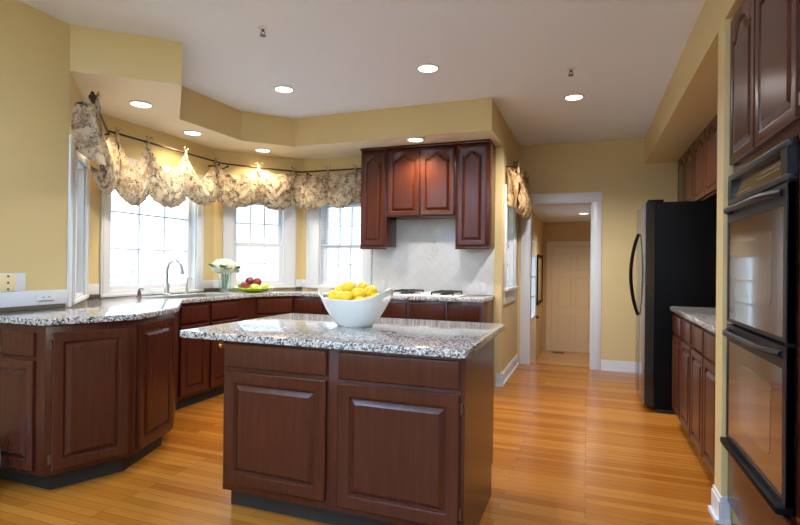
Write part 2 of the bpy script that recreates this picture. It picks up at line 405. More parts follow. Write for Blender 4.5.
# windows: casing, stool, jamb, sashes, panes, all under one root
def window(n, cols, rows, single=False, casing=0.085, apron=False, cl=None, cr=None):
    P, Q, s0, s1, z0, z1 = WIN[n]; rz = ang(P, Q)
    R = sroot('window_%d' % n, (P[0], P[1], 0), rz)
    a, b = s0 - (cl or casing), s1 + (cr or casing)
    f = MB()
    f.box(a, s0 + 0.004, -0.020, -0.001, z0 - 0.03, z1, 0.004); f.box(s1 - 0.004, b, -0.020, -0.001, z0 - 0.03, z1, 0.004)
    f.box(a, b, -0.022, -0.001, z1, z1 + 0.09, 0.004)
    f.box(a + 0.018, a + 0.03, -0.026, -0.018, z0, z1); f.box(b - 0.03, b - 0.018, -0.026, -0.018, z0, z1)
    f.build('window_casing', M_TRIM, R)
    j = MB(); t = 0.018
    j.box(s0, s0 + t, 0, 0.135, z0, z1); j.box(s1 - t, s1, 0, 0.135, z0, z1); j.box(s0 + t, s1 - t, 0, 0.135, z1 - t, z1); j.box(s0 + t, s1 - t, 0, 0.135, z0, z0 + t)
    j.build('window_jamb', M_TRIM, R)
    st = MB()
    if apron:
        st.box(a - 0.02, b + 0.02, -0.05, 0.0, z0 - 0.03, z0 - 0.002, 0.004); st.box(a, b, -0.018, -0.001, z0 - 0.17, z0 - 0.03, 0.004)
    else: st.box(a, b, -0.03, 0.0, z0 - 0.028, z0 - 0.001, 0.004)
    st.build('window_stool', M_TRIM, R)
    def sash(x0, x1, za, zb, y, nc, nr):
        w = 0.042; m_ = MB()
        m_.box(x0, x0 + w, y, y + 0.034, za, zb); m_.box(x1 - w, x1, y, y + 0.034, za, zb)
        m_.box(x0 + w, x1 - w, y, y + 0.034, za, za + w); m_.box(x0 + w, x1 - w, y, y + 0.034, zb - w, zb)
        gx0, gx1, gz0, gz1 = x0 + w, x1 - w, za + w, zb - w
        s_ = m_.build('sash', M_TRIM, R)
        mu = MB()
        for k in range(1, nc):
            x = gx0 + (gx1 - gx0) * k / nc; mu.box(x - 0.007, x + 0.007, y + 0.006, y + 0.028, gz0, gz1)
        for k in range(1, nr):
            z = gz0 + (gz1 - gz0) * k / nr; mu.box(gx0, gx1, y + 0.007, y + 0.027, z - 0.007, z + 0.007)
        mu.build('muntins', M_TRIM, s_)
        MB().box(gx0, gx1, y + 0.015, y + 0.019, gz0, gz1).build('pane', M_GLASS, s_)
    if single: sash(s0 + t, s1 - t, z0 + t, z1 - t, 0.05, cols, rows)
    else:
        zm = z0 + 0.455
        sash(s0 + t, s1 - t, z0 + t, zm + 0.02, 0.045, cols, rows); sash(s0 + t, s1 - t, zm - 0.02, z1 - t, 0.082, cols, rows)
    return R
window(1, 2, 2, cl=0.12, cr=0.10)
window(2, 3, 3, single=True)
window(3, 3, 2, cl=0.10, cr=0.12)
window(4, 3, 2, cl=0.16, cr=0.085)
window(5, 2, 2, apron=True)

# white splash boards round the counter, dark granite curb between the windows
def board(name, P, Q, s0, s1, z0, z1, y=0.012, m=None):
    o = MB().box(s0, s1, -y, -0.0005, z0, z1, 0.003).build(name, m or M_TRIM); o.location = (P[0], P[1], 0); o.rotation_euler = (0, 0, ang(P, Q)); return struct(o)
board('trim_left_splash', (XL, 1.0), P0, 0.80, 1.295, 0.945, 1.032, 0.016)
board('trim_corner_board', P0, P1, 0.0, 0.116, 0.916, 2.02, 0.014)
for n, (P, Q, s0, s1) in enumerate(((P1, P2, 0.005, 0.105), (P1, P2, 1.295, 1.455), (P2, P3, 0.005, 0.09), (P2, P3, 0.91, 0.985), (P3, P4, 0.005, 0.06))):
    board('trim_splash_%d' % (n + 1), P, Q, s0, s1, 0.945, 1.03)
for n, (P, Q, s0, s1) in enumerate((((XL, 1.0), P0, 0.80, 1.28), (P1, P2, 0.005, 0.105), (P1, P2, 1.295, 1.455), (P2, P3, 0.005, 0.09), (P2, P3, 0.91, 0.985))):
    board('trim_curb_%d' % (n + 1), P, Q, s0, s1, 0.9155, 0.945, 0.02, M_SLOT)
board('wall_range_tile', P3, P4, 0.895, 2.235, 0.9155, 1.74, 0.010, M_TILE)

# ------------------------------------------------------------------ cabinets
def door_shape(root, x0, x1, z0, z1, arch=0.0, name='door', hinge=None, fwid=0.056, m=None, y0=0.0):
    N = 17 if arch else 2
    w = x1 - x0; fwid = min(fwid, w * 0.24)
    def a(u):
        u = abs(u)
        return 0.0 if u > 0.78 else (0.5 + 0.5 * math.cos(PI * u / 0.78)) ** 0.8
    def ring(d, yy, dr):
        l, r, b, t = x0 + d, x1 - d, z0 + d, z1 - d
        p = [(l, yy, b), (r, yy, b)]
        for k in range(N):
            u = 1 - 2 * k / (N - 1); p.append(((l + r) / 2 + u * (r - l) / 2, yy, t - dr * (1 - a(u))))
        return p
    T = 0.020; y = y0
    f = MB().rings([ring(0, y - 0.001, 0), ring(0, y - T + 0.004, 0), ring(0.005, y - T, 0), ring(fwid - 0.012, y - T, arch), ring(fwid - 0.004, y - T + 0.004, arch), ring(fwid, y - T + 0.011, arch), ring(fwid + 0.003, y - T + 0.012, arch)])
    d = f.build(name, m or M_CHERRY, root)
    k = fwid + 0.004; bv = min(0.022, w * 0.08)
    MB().rings([ring(k, y - T + 0.0115, arch), ring(k + 0.002, y - T + 0.010, arch), ring(k + bv - 0.004, y - T + 0.0005, arch), ring(k + bv, y - T - 0.0012, arch), ring(k + bv + 0.003, y - T - 0.0012, arch)], cap0=False).build('panel', m or M_CHERRY, d, angle=8)
    if hinge:
        hx = x0 - 0.006 if hinge == 'l' else x1 + 0.006
        for hz in (z0 + 0.06, z1 - 0.06):
            h = MB(); h.box(hx - 0.007, hx + 0.005, y - 0.008, y - 0.0005, hz - 0.024, hz + 0.024, 0.002); h.tube([(hx, y - 0.011, hz - 0.02), (hx, y - 0.011, hz + 0.02)], 0.005)
            h.build('hinge', M_HINGE, d)
    return d
def drawer_shape(root, x0, x1, z0, z1, name='drawer_front', y0=0.0):
    def ring(d, yy): return [(x0 + d, yy, z0 + d), (x1 - d, yy, z0 + d), (x1 - d, yy, z1 - d), (x0 + d, yy, z1 - d)]
    y = y0
    return MB().rings([ring(0, y - 0.001), ring(0, y - 0.015), ring(0.004, y - 0.019), ring(0.009, y - 0.020)]).build(name, M_CHERRY, root, angle=12)
def cabinet(name, label, P, Q, body, toe=None, hollow=False, z0=0.1, z1=0.879, parts=(), cat='cabinet', group=None, cornice=False):
    rz = ang(P, Q); R = thing(name, label, cat, (P[0], P[1], 0), rz, group)
    if hollow:
        lb = to_local(P, rz, body); xa, xb, ya, yb = min(p[0] for p in lb), max(p[0] for p in lb), min(p[1] for p in lb), max(p[1] for p in lb)
        hb = MB(); hb.box(xa, xb, ya, ya + 0.02, z0, z1); hb.box(xa, xa + 0.018, ya + 0.02, yb, z0, z1); hb.box(xb - 0.018, xb, ya + 0.02, yb, z0, z1); hb.box(xa + 0.018, xb - 0.018, ya + 0.02, yb, z0, z0 + 0.018)
        hb.build('carcass', M_CHERRY, R)
    else: MB().prism(to_local(P, rz, body), z0, z1, 0.0015).build('carcass', M_CHERRY, R)
    if toe: MB().prism(to_local(P, rz, toe), 0.0, z0 - 0.0005).build('toe_kick', M_TOE, R)
    for q in parts:
        kind = q[0]
        if kind == 'door': door_shape(R, *q[1:5], hinge=q[5] if len(q) > 5 else None)
        elif kind == 'arch': door_shape(R, *q[1:5], arch=q[5], hinge=q[6] if len(q) > 6 else None)
        elif kind == 'drawer': drawer_shape(R, *q[1:5])
    return R

C1, C2, C3 = (-2.61, 1.83), (-2.44, 2.22), (-2.58, 2.66)
S1, S2, S3, RE = (-3.09, 3.24), (-3.09, 4.24), (-2.86, 4.585), (-0.885, 4.585)
W0 = (XL + 0.002, 1.83)
FR = [W0, C1, C2, C3, S1, S2, S3, RE]
TO = offset_path(FR, -0.065)
Q1 = (-2.92, 2.32)
G = 0.0015
cabinet('base_cabinet', 'dark cherry base cabinet with drawer over door at the left photo edge', W0, C1,
        [W0, C1, Q1, (XL + 0.002, 2.27)], [TO[0], TO[1], Q1, (XL + 0.002, 2.27)],
        parts=[('drawer', 0.045, 0.418, 0.714, 0.838), ('door', 0.045, 0.418, 0.125, 0.693)])
cabinet('corner_cabinet', 'angled peninsula cabinet with one wide hinged cherry door facing the room', C1, C2,
        [C1, C2, Q1], [TO[1], TO[2], Q1], parts=[('door', 0.028, 0.398, 0.125, 0.838, 'l')])
cabinet('end_cabinet', 'angled cherry cabinet with one tall door at the far end of the peninsula', C2, C3,
        [C2, C3, (-2.88, 2.62), Q1], [TO[2], TO[3], (-2.88, 2.62), Q1], parts=[('door', 0.035, 0.44, 0.125, 0.852)])
cabinet('base_cabinet', 'plain cherry base cabinet running diagonally from the peninsula to the sink window', C3, S1,
        [C3, S1, (-3.72, 3.23), (-3.72, 3.0), (-3.13, 2.40), Q1, (-2.88, 2.62)], [TO[3], (TO[4][0], 3.23), (-3.72, 3.23), (-3.72, 3.0), (-3.13, 2.40), Q1, (-2.88, 2.62)])
cabinet('sink_cabinet', 'cherry sink base cabinet with two false drawer fronts over two doors', S1, S2,
        [(-3.09, 3.24), (-3.09, 4.10), (-3.73, 4.10), (-3.73, 3.24)], [(TO[4][0], 3.24), (TO[5][0], 4.10), (-3.73, 4.10), (-3.73, 3.24)],
        parts=[('drawer', 0.0 + 0.01, 0.32, 0.712, 0.850), ('drawer', 0.365, 0.735, 0.712, 0.850), ('door', 0.01, 0.32, 0.125, 0.690), ('door', 0.365, 0.735, 0.125, 0.690)], hollow=True)
cabinet('corner_cabinet', 'diagonal cherry corner cabinet under the right bay window with plain upper panel', S2, S3,
        [(-3.09, 4.10), S2, S3, (-2.86, 5.16), (-3.12, 5.16), (-3.73, 4.39), (-3.73, 4.10)], [(TO[5][0], 4.10), TO[5], TO[6], (-2.92, 5.16), (-3.12, 5.16), (-3.73, 4.39), (-3.73, 4.10)],
        parts=[('drawer', 0.02, 0.395, 0.712, 0.850), ('door', 0.02, 0.395, 0.125, 0.69)])
def range_cab(label, x0, x1, cols):
    parts = []
    for a, b in cols:
        parts += [('drawer', a - x0, b - x0, 0.700, 0.850), ('door', a - x0, b - x0, 0.125, 0.680)]
    return cabinet('base_cabinet', label, (x0, 4.585), (x1, 4.585), [(x0, 4.585), (x1, 4.585), (x1, 5.158), (x0, 5.158)], [(x0, 4.65), (x1, 4.65), (x1, 5.158), (x0, 5.158)], parts=parts, group='cherry base cabinets along the range wall')
range_cab('cherry base cabinet just right of the bay corner behind the bowl of lemons', -2.858, -2.182, [(-2.843, -2.514), (-2.50, -2.197)])
range_cab('cherry base cabinet under the left half of the gas cooktop', -2.18, -1.598, [(-2.165, -1.915), (-1.896, -1.612)])
range_cab('cherry base cabinet with wide drawer under the right half of the gas cooktop', -1.596, -1.216, [(-1.583, -1.232)])
range_cab('cherry base cabinet at the right end of the range wall beside yellow wall', -1.214, -0.885, [(-1.200, -0.905)])

# upper cabinets on the range wall
UF, UB = 4.86, 5.1575
def upper(label, x0, x1, z0, doors):
    R = thing('wall_cabinet', label, 'cabinet', (x0, UF, 0), 0, 'cherry wall cabinets over the cooktop')
    w = x1 - x0
    m_ = MB().box(0, w, 0, UB - UF, z0, SOFF - 0.03, 0.0015); m_.build('carcass', M_CHERRY, R)
    cr = MB(); cr.box(0.0, w, -0.028, UB - UF, SOFF - 0.028, SOFF - 0.001, 0.004); cr.build('cornice', M_CHERRY, R)
    if z0 < 1.5: MB().box(0.0, w, -0.006, 0.02, z0 - 0.028, z0 - 0.001, 0.003).build('bottom_rail', M_CHERRY, R)
    for a, b in doors: door_shape(R, a - x0, b - x0, z0 + 0.012, SOFF - 0.055, arch=0.055 if b - a > 0.3 else 0.05, fwid=0.05)
    return R
upper('tall narrow cherry wall cabinet with arched door beside the right bay window', -2.235, -1.945, 1.40, [(-2.222, -1.962)])
upper('short cherry wall cabinet with two arched doors above the cooktop backsplash', -1.944, -1.216, 1.70, [(-1.930, -1.587), (-1.573, -1.230)])
upper('tall narrow cherry wall cabinet with arched door at the right end above the cooktop', -1.215, -0.880, 1.40, [(-1.190, -0.915)])

# cabinets in the right alcove
def base_right(label, y0, y1):
    w = y0 - y1; R = thing('base_cabinet', label, 'cabinet', (0.645, y0, 0), -PI / 2, 'cherry base cabinets between fridge and ovens')
    MB().box(0, w, 0, 0.60, 0.1, 0.879, 0.0015).build('carcass', M_CHERRY, R)
    MB().box(0, w, 0.065, 0.60, 0, 0.0995).build('toe_kick', M_TOE, R)
    h = w / 2
    for k in range(2):
        drawer_shape(R, k * h + 0.012, (k + 1) * h - 0.012, 0.72, 0.855); door_shape(R, k * h + 0.012, (k + 1) * h - 0.012, 0.125, 0.70, fwid=0.05)
base_right('cherry base cabinet with two drawers over doors right beside the black fridge', 4.46, 3.712)
base_right('cherry base cabinet with two drawers over doors next to the yellow partition', 3.71, 2.962)
def upper_right(label, y0, y1):
    w = y0 - y1; R = thing('wall_cabinet', label, 'cabinet', (0.93, y0, 0), -PI / 2, 'cherry wall cabinets over the fridge')
    MB().box(0, w, 0, 0.325, 1.80, 2.405, 0.0015).build('carcass', M_CHERRY, R)
    h = w / 2
    for k in range(2): door_shape(R, k * h + 0.012, (k + 1) * h - 0.012, 1.815, 2.385, arch=0.06, fwid=0.05)
upper_right('far pair of arched cherry cabinet doors above the back of the fridge', 6.22, 5.302)
upper_right('near pair of arched cherry cabinet doors above the front of the fridge', 5.30, 4.382)
upper_right('arched cherry wall cabinet hidden behind the yellow partition', 4.38, 3.462)

# tall oven cabinet
R = thing('oven_cabinet', 'tall cherry cabinet holding the double oven at the right edge', 'cabinet', (0.648, 2.815, 0), -PI / 2)
OW = 1.005
c = MB()
c.box(0, 0.018, 0, 0.6, 0.1, 2.405); c.box(0.80, OW, 0, 0.6, 0.1, 2.405); c.box(0.018, 0.80, 0, 0.6, 0.1, 0.39); c.box(0.018, 0.80, 0, 0.6, 1.655, 2.405); c.box(0.018, 0.80, 0.585, 0.6, 0.39, 1.655)
bmesh.ops.remove_doubles(c.bm, verts=c.bm.verts, dist=1e-5)
c.build('carcass', M_CHERRY, R); MB().box(0, OW, 0.065, 0.6, 0, 0.0995).build('toe_kick', M_TOE, R)
door_shape(R, 0.012, 0.385, 1.70, 2.385, arch=0.07, hinge=None); door_shape(R, 0.398, 0.835, 1.70, 2.385, arch=0.07, hinge='r')
drawer_shape(R, 0.02, OW - 0.16, 0.115, 0.375)

# double oven
R = thing('double_oven', 'black built-in double wall oven with smoked glass doors in the tall cabinet', 'oven', (0.648, 2.778, 0), -PI / 2)
ow = 0.757
MB().box(0.012, ow - 0.03, 0.002, 0.55, 0.395, 1.652).build('oven_body', M_BLACK2, R)
cp = MB()   # control panel: a frame round a sunk, tilted glass
cp.box(0, ow, -0.030, 0.0, 1.617, 1.645, 0.003); cp.box(0, ow, -0.030, 0.0, 1.507, 1.530, 0.003); cp.box(0, 0.06, -0.030, 0, 1.53, 1.617); cp.box(ow - 0.06, ow, -0.030, 0, 1.53, 1.617)
p_ = cp.build('control_panel', M_BLACK3, R)
g = MB(); g.face([(0.06, -0.024, 1.53), (ow - 0.06, -0.024, 1.53), (ow - 0.06, -0.008, 1.617), (0.06, -0.008, 1.617)])
g.face([(0.06, -0.002, 1.53), (0.06, -0.002, 1.617), (ow - 0.06, -0.002, 1.617), (ow - 0.06, -0.002, 1.53)])
g.build('control_glass', M_OVEN_GLASS, p_)
mk = MB(); random.seed(3)
for row in range(3):
    for k in range(9):
        x = 0.10 + k * 0.026 if row != 1 else 0.40 + k * 0.028
        if row == 2: x = 0.44 + k * 0.024
        z = 1.545 + row * 0.018; y = -0.0246 + (z - 1.53) / 0.087 * 0.016
        mk.box(x, x + 0.010 + 0.008 * random.random(), y - 0.0006, y + 0.0002, z, z + 0.0035)
mk.build('button_marks', M_MARK, p_)
def oven_door(z0, z1, lip):
    f = MB(); fr = 0.018
    f.box(0, fr, -0.030, -0.004, z0, z1); f.box(ow - 0.03, ow, -0.030, -0.004, z0, z1); f.box(fr, ow - 0.03, -0.030, -0.004, z1 - 0.075, z1); f.box(fr, ow - 0.03, -0.030, -0.004, z0, z0 + 0.014)
    d = f.build('oven_door', M_BLACK3, R)
    MB().box(fr, ow - 0.03, -0.027, -0.006, z0 + 0.014, z1 - 0.075).build('door_glass', M_OVEN_GLASS, d)
    # rounded viewing window a hair proud of the glass
    x0, x1, za, zb, rr = 0.20, 0.60, z0 + 0.11, z1 - 0.15, 0.03; pts = []
    for cx_, cz_, a0 in ((x1 - rr, zb - rr, 0), (x0 + rr, zb - rr, PI / 2), (x0 + rr, za + rr, PI), (x1 - rr, za + rr, 1.5 * PI)):
        for k in range(6):
            t = a0 + k / 5 * PI / 2; pts.append((cx_ + rr * math.cos(t), cz_ + rr * math.sin(t)))
    MB().rings([[(x, -0.0265, z) for x, z in pts], [(x, -0.0282, z) for x, z in pts]]).build('viewing_window', M_OVEN_WIN, d)
    h = MB(); pts = []
    for k in range(13):
        u = k / 12; pts.append((0.03 + u * (ow - 0.07), -0.030 - 0.038 * min(1, math.sin(PI * u) * 2.2), z1 - 0.028))
    h.tube(pts, 0.013, 8); h.build('door_handle', M_BLACK3, d)
oven_door(0.966, 1.500, False); oven_door(0.425, 0.952, True)
tr = MB(); tr.box(0, ow, -0.055, -0.004, 0.396, 0.4215, 0.005); tr.build('bottom_trim', M_BLACK2, R)
MB().box(ow - 0.028, ow, -0.026, -0.002, 0.424, 1.506).build('side_trim', M_BLACK2, R)

# ------------------------------------------------------------------ countertops
def slab(name, outer, holes, z0, z1, bev=0.007):
    mb = MB(); bm = mb.bm
    a = sum(outer[i][0] * outer[(i + 1) % len(outer)][1] - outer[(i + 1) % len(outer)][0] * outer[i][1] for i in range(len(outer)))
    if a < 0: outer = outer[::-1]
    es = []
    for lp in [outer] + holes:
        vs = [bm.verts.new((x, y, z1)) for x, y in lp]
        es += [bm.edges.new((vs[i], vs[(i + 1) % len(vs)])) for i in range(len(vs))]
    bmesh.ops.triangle_fill(bm, use_beauty=True, use_dissolve=False, edges=es)
    for f in bm.faces:
        if f.normal.z < 0: f.normal_flip()
    r = bmesh.ops.extrude_face_region(bm, geom=list(bm.faces))
    for v in r['geom']:
        if isinstance(v, bmesh.types.BMVert): v.co.z = z0
    bmesh.ops.recalc_face_normals(bm, faces=bm.faces)
    if bev:
        es = [e for e in bm.edges if len(e.link_faces) == 2 and e.calc_face_angle(0) > 1.2]
        bmesh.ops.bevel(bm, geom=es, offset=bev, segments=2, affect='EDGES', profile=0.6)
    return mb
def rrect(x0, x1, y0, y1, r, n=5):
    p = []
    for cx_, cy_, a0 in ((x1 - r, y1 - r, 0), (x0 + r, y1 - r, PI / 2), (x0 + r, y0 + r, PI), (x1 - r, y0 + r, 1.5 * PI)):
        for k in range(n): t = a0 + k / (n - 1) * PI / 2; p.append((cx_ + r * math.cos(t), cy_ + r * math.sin(t)))
    return p
CT = offset_path(FR, 0.028)
CT[0] = (XL + 0.001, CT[0][1]); CT[-1] = (-0.872, CT[-1][1])
back = [(-0.872, 5.168), (P3[0] + 0.001, 5.168), (P2[0] + 0.002, P2[1]), (P1[0] + 0.002, P1[1] + 0.001), (XL + 0.001, P0[1] + 0.003)]
cook = [(-1.835, 4.68), (-1.165, 4.68), (-1.165, 5.06), (-1.835, 5.06)]
SK = (-3.50, -3.17, 3.30, 4.02)
o = slab('c', CT + back, [rrect(*SK[:2], *SK[2:], 0.05)[::-1], cook], 0.8795, 0.914).build('countertop', M_GRANITE)
tag(o, 'long speckled granite countertop wrapping the bay from peninsula to cooktop', 'countertop')
o = slab('c', [(0.612, 4.475), (0.612, 2.958), (1.258, 2.958), (1.258, 4.475)], [], 0.8795, 0.914).build('countertop', M_GRANITE)
tag(o, 'short speckled granite countertop between the black fridge and yellow partition', 'countertop')
sk = MB(); x0, x1, y0, y1 = SK
sk.rings([[(x, y, 0.912) for x, y in rrect(x0 + .002, x1 - .002, y0 + .002, y1 - .002, 0.05)], [(x, y, 0.72) for x, y in rrect(x0 + .006, x1 - .006, y0 + .006, y1 - .006, 0.05)], [(x, y, 0.715) for x, y in rrect(x0 + .03, x1 - .03, y0 + .03, y1 - .03, 0.04)]], cap0=False)
tag(sk.build('kitchen_sink', M_STEEL), 'stainless undermount sink in the counter below the big bay window', 'sink')

# island
IZ = 0.868
R = thing('kitchen_island', 'dark cherry kitchen island with two drawers over two raised-panel doors', 'island', (-1.672, 2.055, 0))
iw, idp = 1.207, 0.685
b_ = MB(); b_.box(0.016, iw - 0.016, 0, idp, 0.1, IZ - 0.0355, 0.0015); b_.build('carcass', M_CHERRY, R)
for x0, x1 in ((0, 0.0155), (iw - 0.0155, iw)):
    e = MB(); e.rings([[(x, 0.0 + (0.0 if z > 0.05 else 0.0), z) for x, z in ()] or [(x0, yy, zz) for yy, zz in ((0, 0.1), (0, IZ - 0.036), (idp, IZ - 0.036), (idp, 0.16), (idp - 0.045, 0.16), (idp - 0.045, 0.0), (0.065, 0.0), (0.065, 0.1))], [(x1, yy, zz) for yy, zz in ((0, 0.1), (0, IZ - 0.036), (idp, IZ - 0.036), (idp, 0.16), (idp - 0.045, 0.16), (idp - 0.045, 0.0), (0.065, 0.0), (0.065, 0.1))]])
    e.build('end_panel', M_CHERRY, R)
MB().box(0.016, iw - 0.016, 0.066, idp - 0.07, 0, 0.0995).build('toe_kick', M_TOE, R)
drawer_shape(R, 0.020, 0.572, 0.706, 0.820); drawer_shape(R, 0.634, 1.187, 0.700, 0.820)
door_shape(R, 0.014, 0.572, 0.140, 0.686, fwid=0.062); door_shape(R, 0.632, 1.188, 0.130, 0.682, hinge='r', fwid=0.062)
hk = MB(); hk.tube([(-0.0005, 0.04, 0.803), (-0.045, 0.04, 0.803)], 0.006); hk.ball((-0.052, 0.04, 0.800), 0.016, n=12, m=8); hk.lathe([(0.016, 0), (0.016, 0.004)], 0, 0, 0)
for v in list(hk.bm.verts):
    if abs(v.co.z) < 0.01: v.co = Vector((-0.001 - v.co.z, 0.04 + v.co.x, 0.803 + v.co.y))
hk.build('knob', M_BRASS, R)['label'] = 'brass knob'
o = slab('c', rrect(-1.94, -0.452, 2.02, 3.075, 0.035), [], IZ - 0.035, IZ, 0.009).build('island_countertop', M_GRANITE)
tag(o, 'speckled grey granite slab on the island with rounded corners under the lemon bowl', 'countertop')

# ------------------------------------------------------------------ fridge
R = thing('refrigerator', 'tall black side-by-side refrigerator with curved door handles', 'refrigerator', (0.535, 5.62, 0), -PI / 2)
MB().box(0, 0.88, 0, 0.70, 0.03, 1.765, 0.006).build('fridge_body', M_BLACK2, R)
MB().box(0.01, 0.87, 0.02, 0.66, 0.0, 0.03).build('base_grille', M_TOE, R)
for a, b, hx in ((0.0, 0.40, 0.375), (0.408, 0.88, 0.433)):
    d = MB(); n = 10
    rs = []
    for z in (0.06, 1.765):
        top = [(a + (b - a) * k / n, -0.075 - 0.012 * math.sin(PI * k / n), z) for k in range(n + 1)]
        rs.append(top + [(b, -0.004, z), (a, -0.004, z)])
    dd = d.rings(rs).build('fridge_door', M_BLACK, R)
    h = MB(); pts = [(hx, -0.086, 0.78)] + [(hx, -0.090 - 0.062 * math.sin(PI * k / 14) ** 0.8, 0.78 + 0.74 * k / 14) for k in range(15)] + [(hx, -0.086, 1.52)]
    h.tube(pts, 0.013, 8); h.build('door_handle', M_BLACK2, dd)
for xh in (0.0, 0.80): MB().box(xh, xh + 0.08, -0.06, 0.06, 1.7655, 1.785, 0.004).build('top_hinge', M_BLACK2, R)

# ------------------------------------------------------------------ hall fittings
R = sroot('door_1', (-0.645, 10.398, HZ))
d = MB(); dw = 0.80
d.box(0, dw, -0.035, -0.002, 0.005, 2.03); dl = d.build('door_leaf', M_CREAM, R)
for x0, x1 in ((0.11, 0.36), (0.44, 0.69)):
    for z0, z1 in ((0.2, 0.72), (0.85, 1.45), (1.58, 1.9)):
        def ring(dd, y): return [(x0 + dd, y, z0 + dd), (x1 - dd, y, z0 + dd), (x1 - dd, y, z1 - dd), (x0 + dd, y, z1 - dd)]
        MB().rings([ring(0, -0.0352), ring(0.012, -0.042), ring(0.024, -0.0355), ring(0.05, -0.041), ring(0.055, -0.041)], cap0=False).build('door_panel', M_CREAM, dl)
c = MB(); c.box(-0.105, -0.006, -0.02, -0.001, 0, 2.04); c.box(dw + 0.006, dw + 0.1, -0.02, -0.001, 0, 2.04); c.box(-0.105, dw + 0.1, -0.022, -0.001, 2.04, 2.14); c.build('door_casing', M_CREAM, R)
k = MB(); k.ball((0.735, -0.075, 0.93), 0.028); k.tube([(0.735, -0.036, 0.93), (0.735, -0.07, 0.93)], 0.012); k.ball((0.735, -0.045, 1.07), 0.026, 0.014, 0.026); k.build('door_knob', M_BRONZE, dl)
R = sroot('door_2', (-0.82, 7.85, HZ), PI / 2)
d = MB(); X = 0.98; gx0, gx1, gz0, gz1 = 0.10, 0.88, 0.84, 1.80
d.box(0.02, gx0, -0.012, 0.028, 0.0, 2.03); d.box(gx1, X - 0.02, -0.012, 0.028, 0, 2.03); d.box(gx0, gx1, -0.012, 0.028, 0, gz0); d.box(gx0, gx1, -0.012, 0.028, gz1, 2.03)
dl = d.build('door_leaf', M_TRIM, R)
mu = MB()
for q in (1, 2): mu.box(gx0 + (gx1 - gx0) * q / 3 - 0.01, gx0 + (gx1 - gx0) * q / 3 + 0.01, -0.008, 0.024, gz0, gz1); mu.box(gx0, gx1, -0.007, 0.023, gz0 + (gz1 - gz0) * q / 3 - 0.01, gz0 + (gz1 - gz0) * q / 3 + 0.01)
mu.build('muntins', M_TRIM, dl); MB().box(gx0, gx1, -0.004, 0.000, gz0, gz1).build('pane', M_GLASS, dl)
c = MB(); c.box(-0.09, 0.0, -0.013, -0.001, 0, 2.05); c.box(X, X + 0.09, -0.013, -0.001, 0, 2.05); c.box(-0.09, X + 0.09, -0.013, -0.001, 2.05, 2.14); c.build('door_casing', M_TRIM, R)
k = MB(); k.ball((0.92, -0.045, 0.80), 0.028); k.build('door_knob', M_BRONZE, dl)
R = thing('picture_frame', 'dark framed picture on the back hall wall between the two doors', 'picture', (-0.818, 8.97, HZ), PI / 2)
f = MB(); f.box(0, 1.0, -0.03, -0.003, 0.98, 1.03); f.box(0, 1.0, -0.03, -0.003, 1.80, 1.85); f.box(0, 0.05, -0.03, -0.003, 1.03, 1.80); f.box(0.95, 1.0, -0.03, -0.003, 1.03, 1.80); f.build('frame', M_BLACK2, R)
MB().box(0.05, 0.95, -0.012, -0.003, 1.03, 1.80).build('artwork', noisy('muted_print', (0.30, 0.22, 0.14), (0.62, 0.52, 0.38), 3, 0.3), R)
vg = MB(); vg.box(-0.62, -0.40, 10.12, 10.24, HZ + 0.0005, HZ + 0.008, 0.002)
tag(vg.build('floor_register', M_SLOT), 'small dark floor register by the far hall door', 'vent')

# ------------------------------------------------------------------ lamps
def downlight(label, x, y, z, group, power=LAMP_W, col=LAMP_COL):
    R = thing('downlight', label, 'ceiling light', (x, y, z), 0, group)
    t = MB(); t.lathe([(0.092, -0.0005), (0.090, -0.006), (0.074, -0.008), (0.072, -0.004), (0.072, -0.0005)], n=28, cap0=False, cap1=False); t.build('trim_ring', M_TRIM, R)
    MB().lathe([(0.071, -0.004), (0.05, -0.0055), (0.0, -0.006)], n=28, cap0=True, cap1=False).build('lamp_lens', M_LAMP, R)
    l = bpy.data.lights.new('downlight_lamp', 'SPOT'); l.energy = power * 4; l.color = col; l.spot_size = math.radians(150); l.spot_blend = 0.7; l.shadow_soft_size = 0.06
    lo = bpy.data.objects.new('downlight_lamp', l); C.collection.objects.link(lo); lo.parent = R; lo.location = (0, 0, -0.075)
    return R
SG, CG, BG = 'recessed downlights in the dropped soffit', 'recessed downlights in the high ceiling', 'unseen recessed downlights added around the camera for brightness'
SZ = SOFF - 0.0005
downlight('recessed soffit downlight nearest the left wall above the peninsula', -3.228, 2.969, SZ, SG, LAMP_W * .48, WARM)
downlight('recessed soffit downlight above the sink and faucet', -3.47, 3.78, SZ, SG, LAMP_W * .48, WARM)
downlight('recessed soffit downlight at the bay corner above the fruit plate', -3.266, 4.589, SZ, SG, LAMP_W * .48, WARM)
downlight('recessed soffit downlight right in front of the cooktop cabinets', -1.566, 4.645, SZ, SG, LAMP_W * .7, WARM)
CZ = CEIL - 0.0005
downlight('left recessed ceiling downlight over the sink side of the kitchen', -2.464, 3.751, CZ, CG)
downlight('middle recessed ceiling downlight behind the island', -1.153, 3.698, CZ, CG)
downlight('right recessed ceiling downlight nearest the doorway to the hall', -0.124, 4.74, CZ, CG, LAMP_W * 2.3)
for x, y in ((-2.3, 1.3), (-0.6, 1.3), (-2.3, -0.6), (-0.6, -0.6), (-2.3, -2.3), (-0.6, -2.3)):  # out-of-view downlights, added only for extra brightness
    downlight('unseen recessed ceiling downlight added to brighten the room in front of the island', x, y, CZ, BG, LAMP_W * .15)
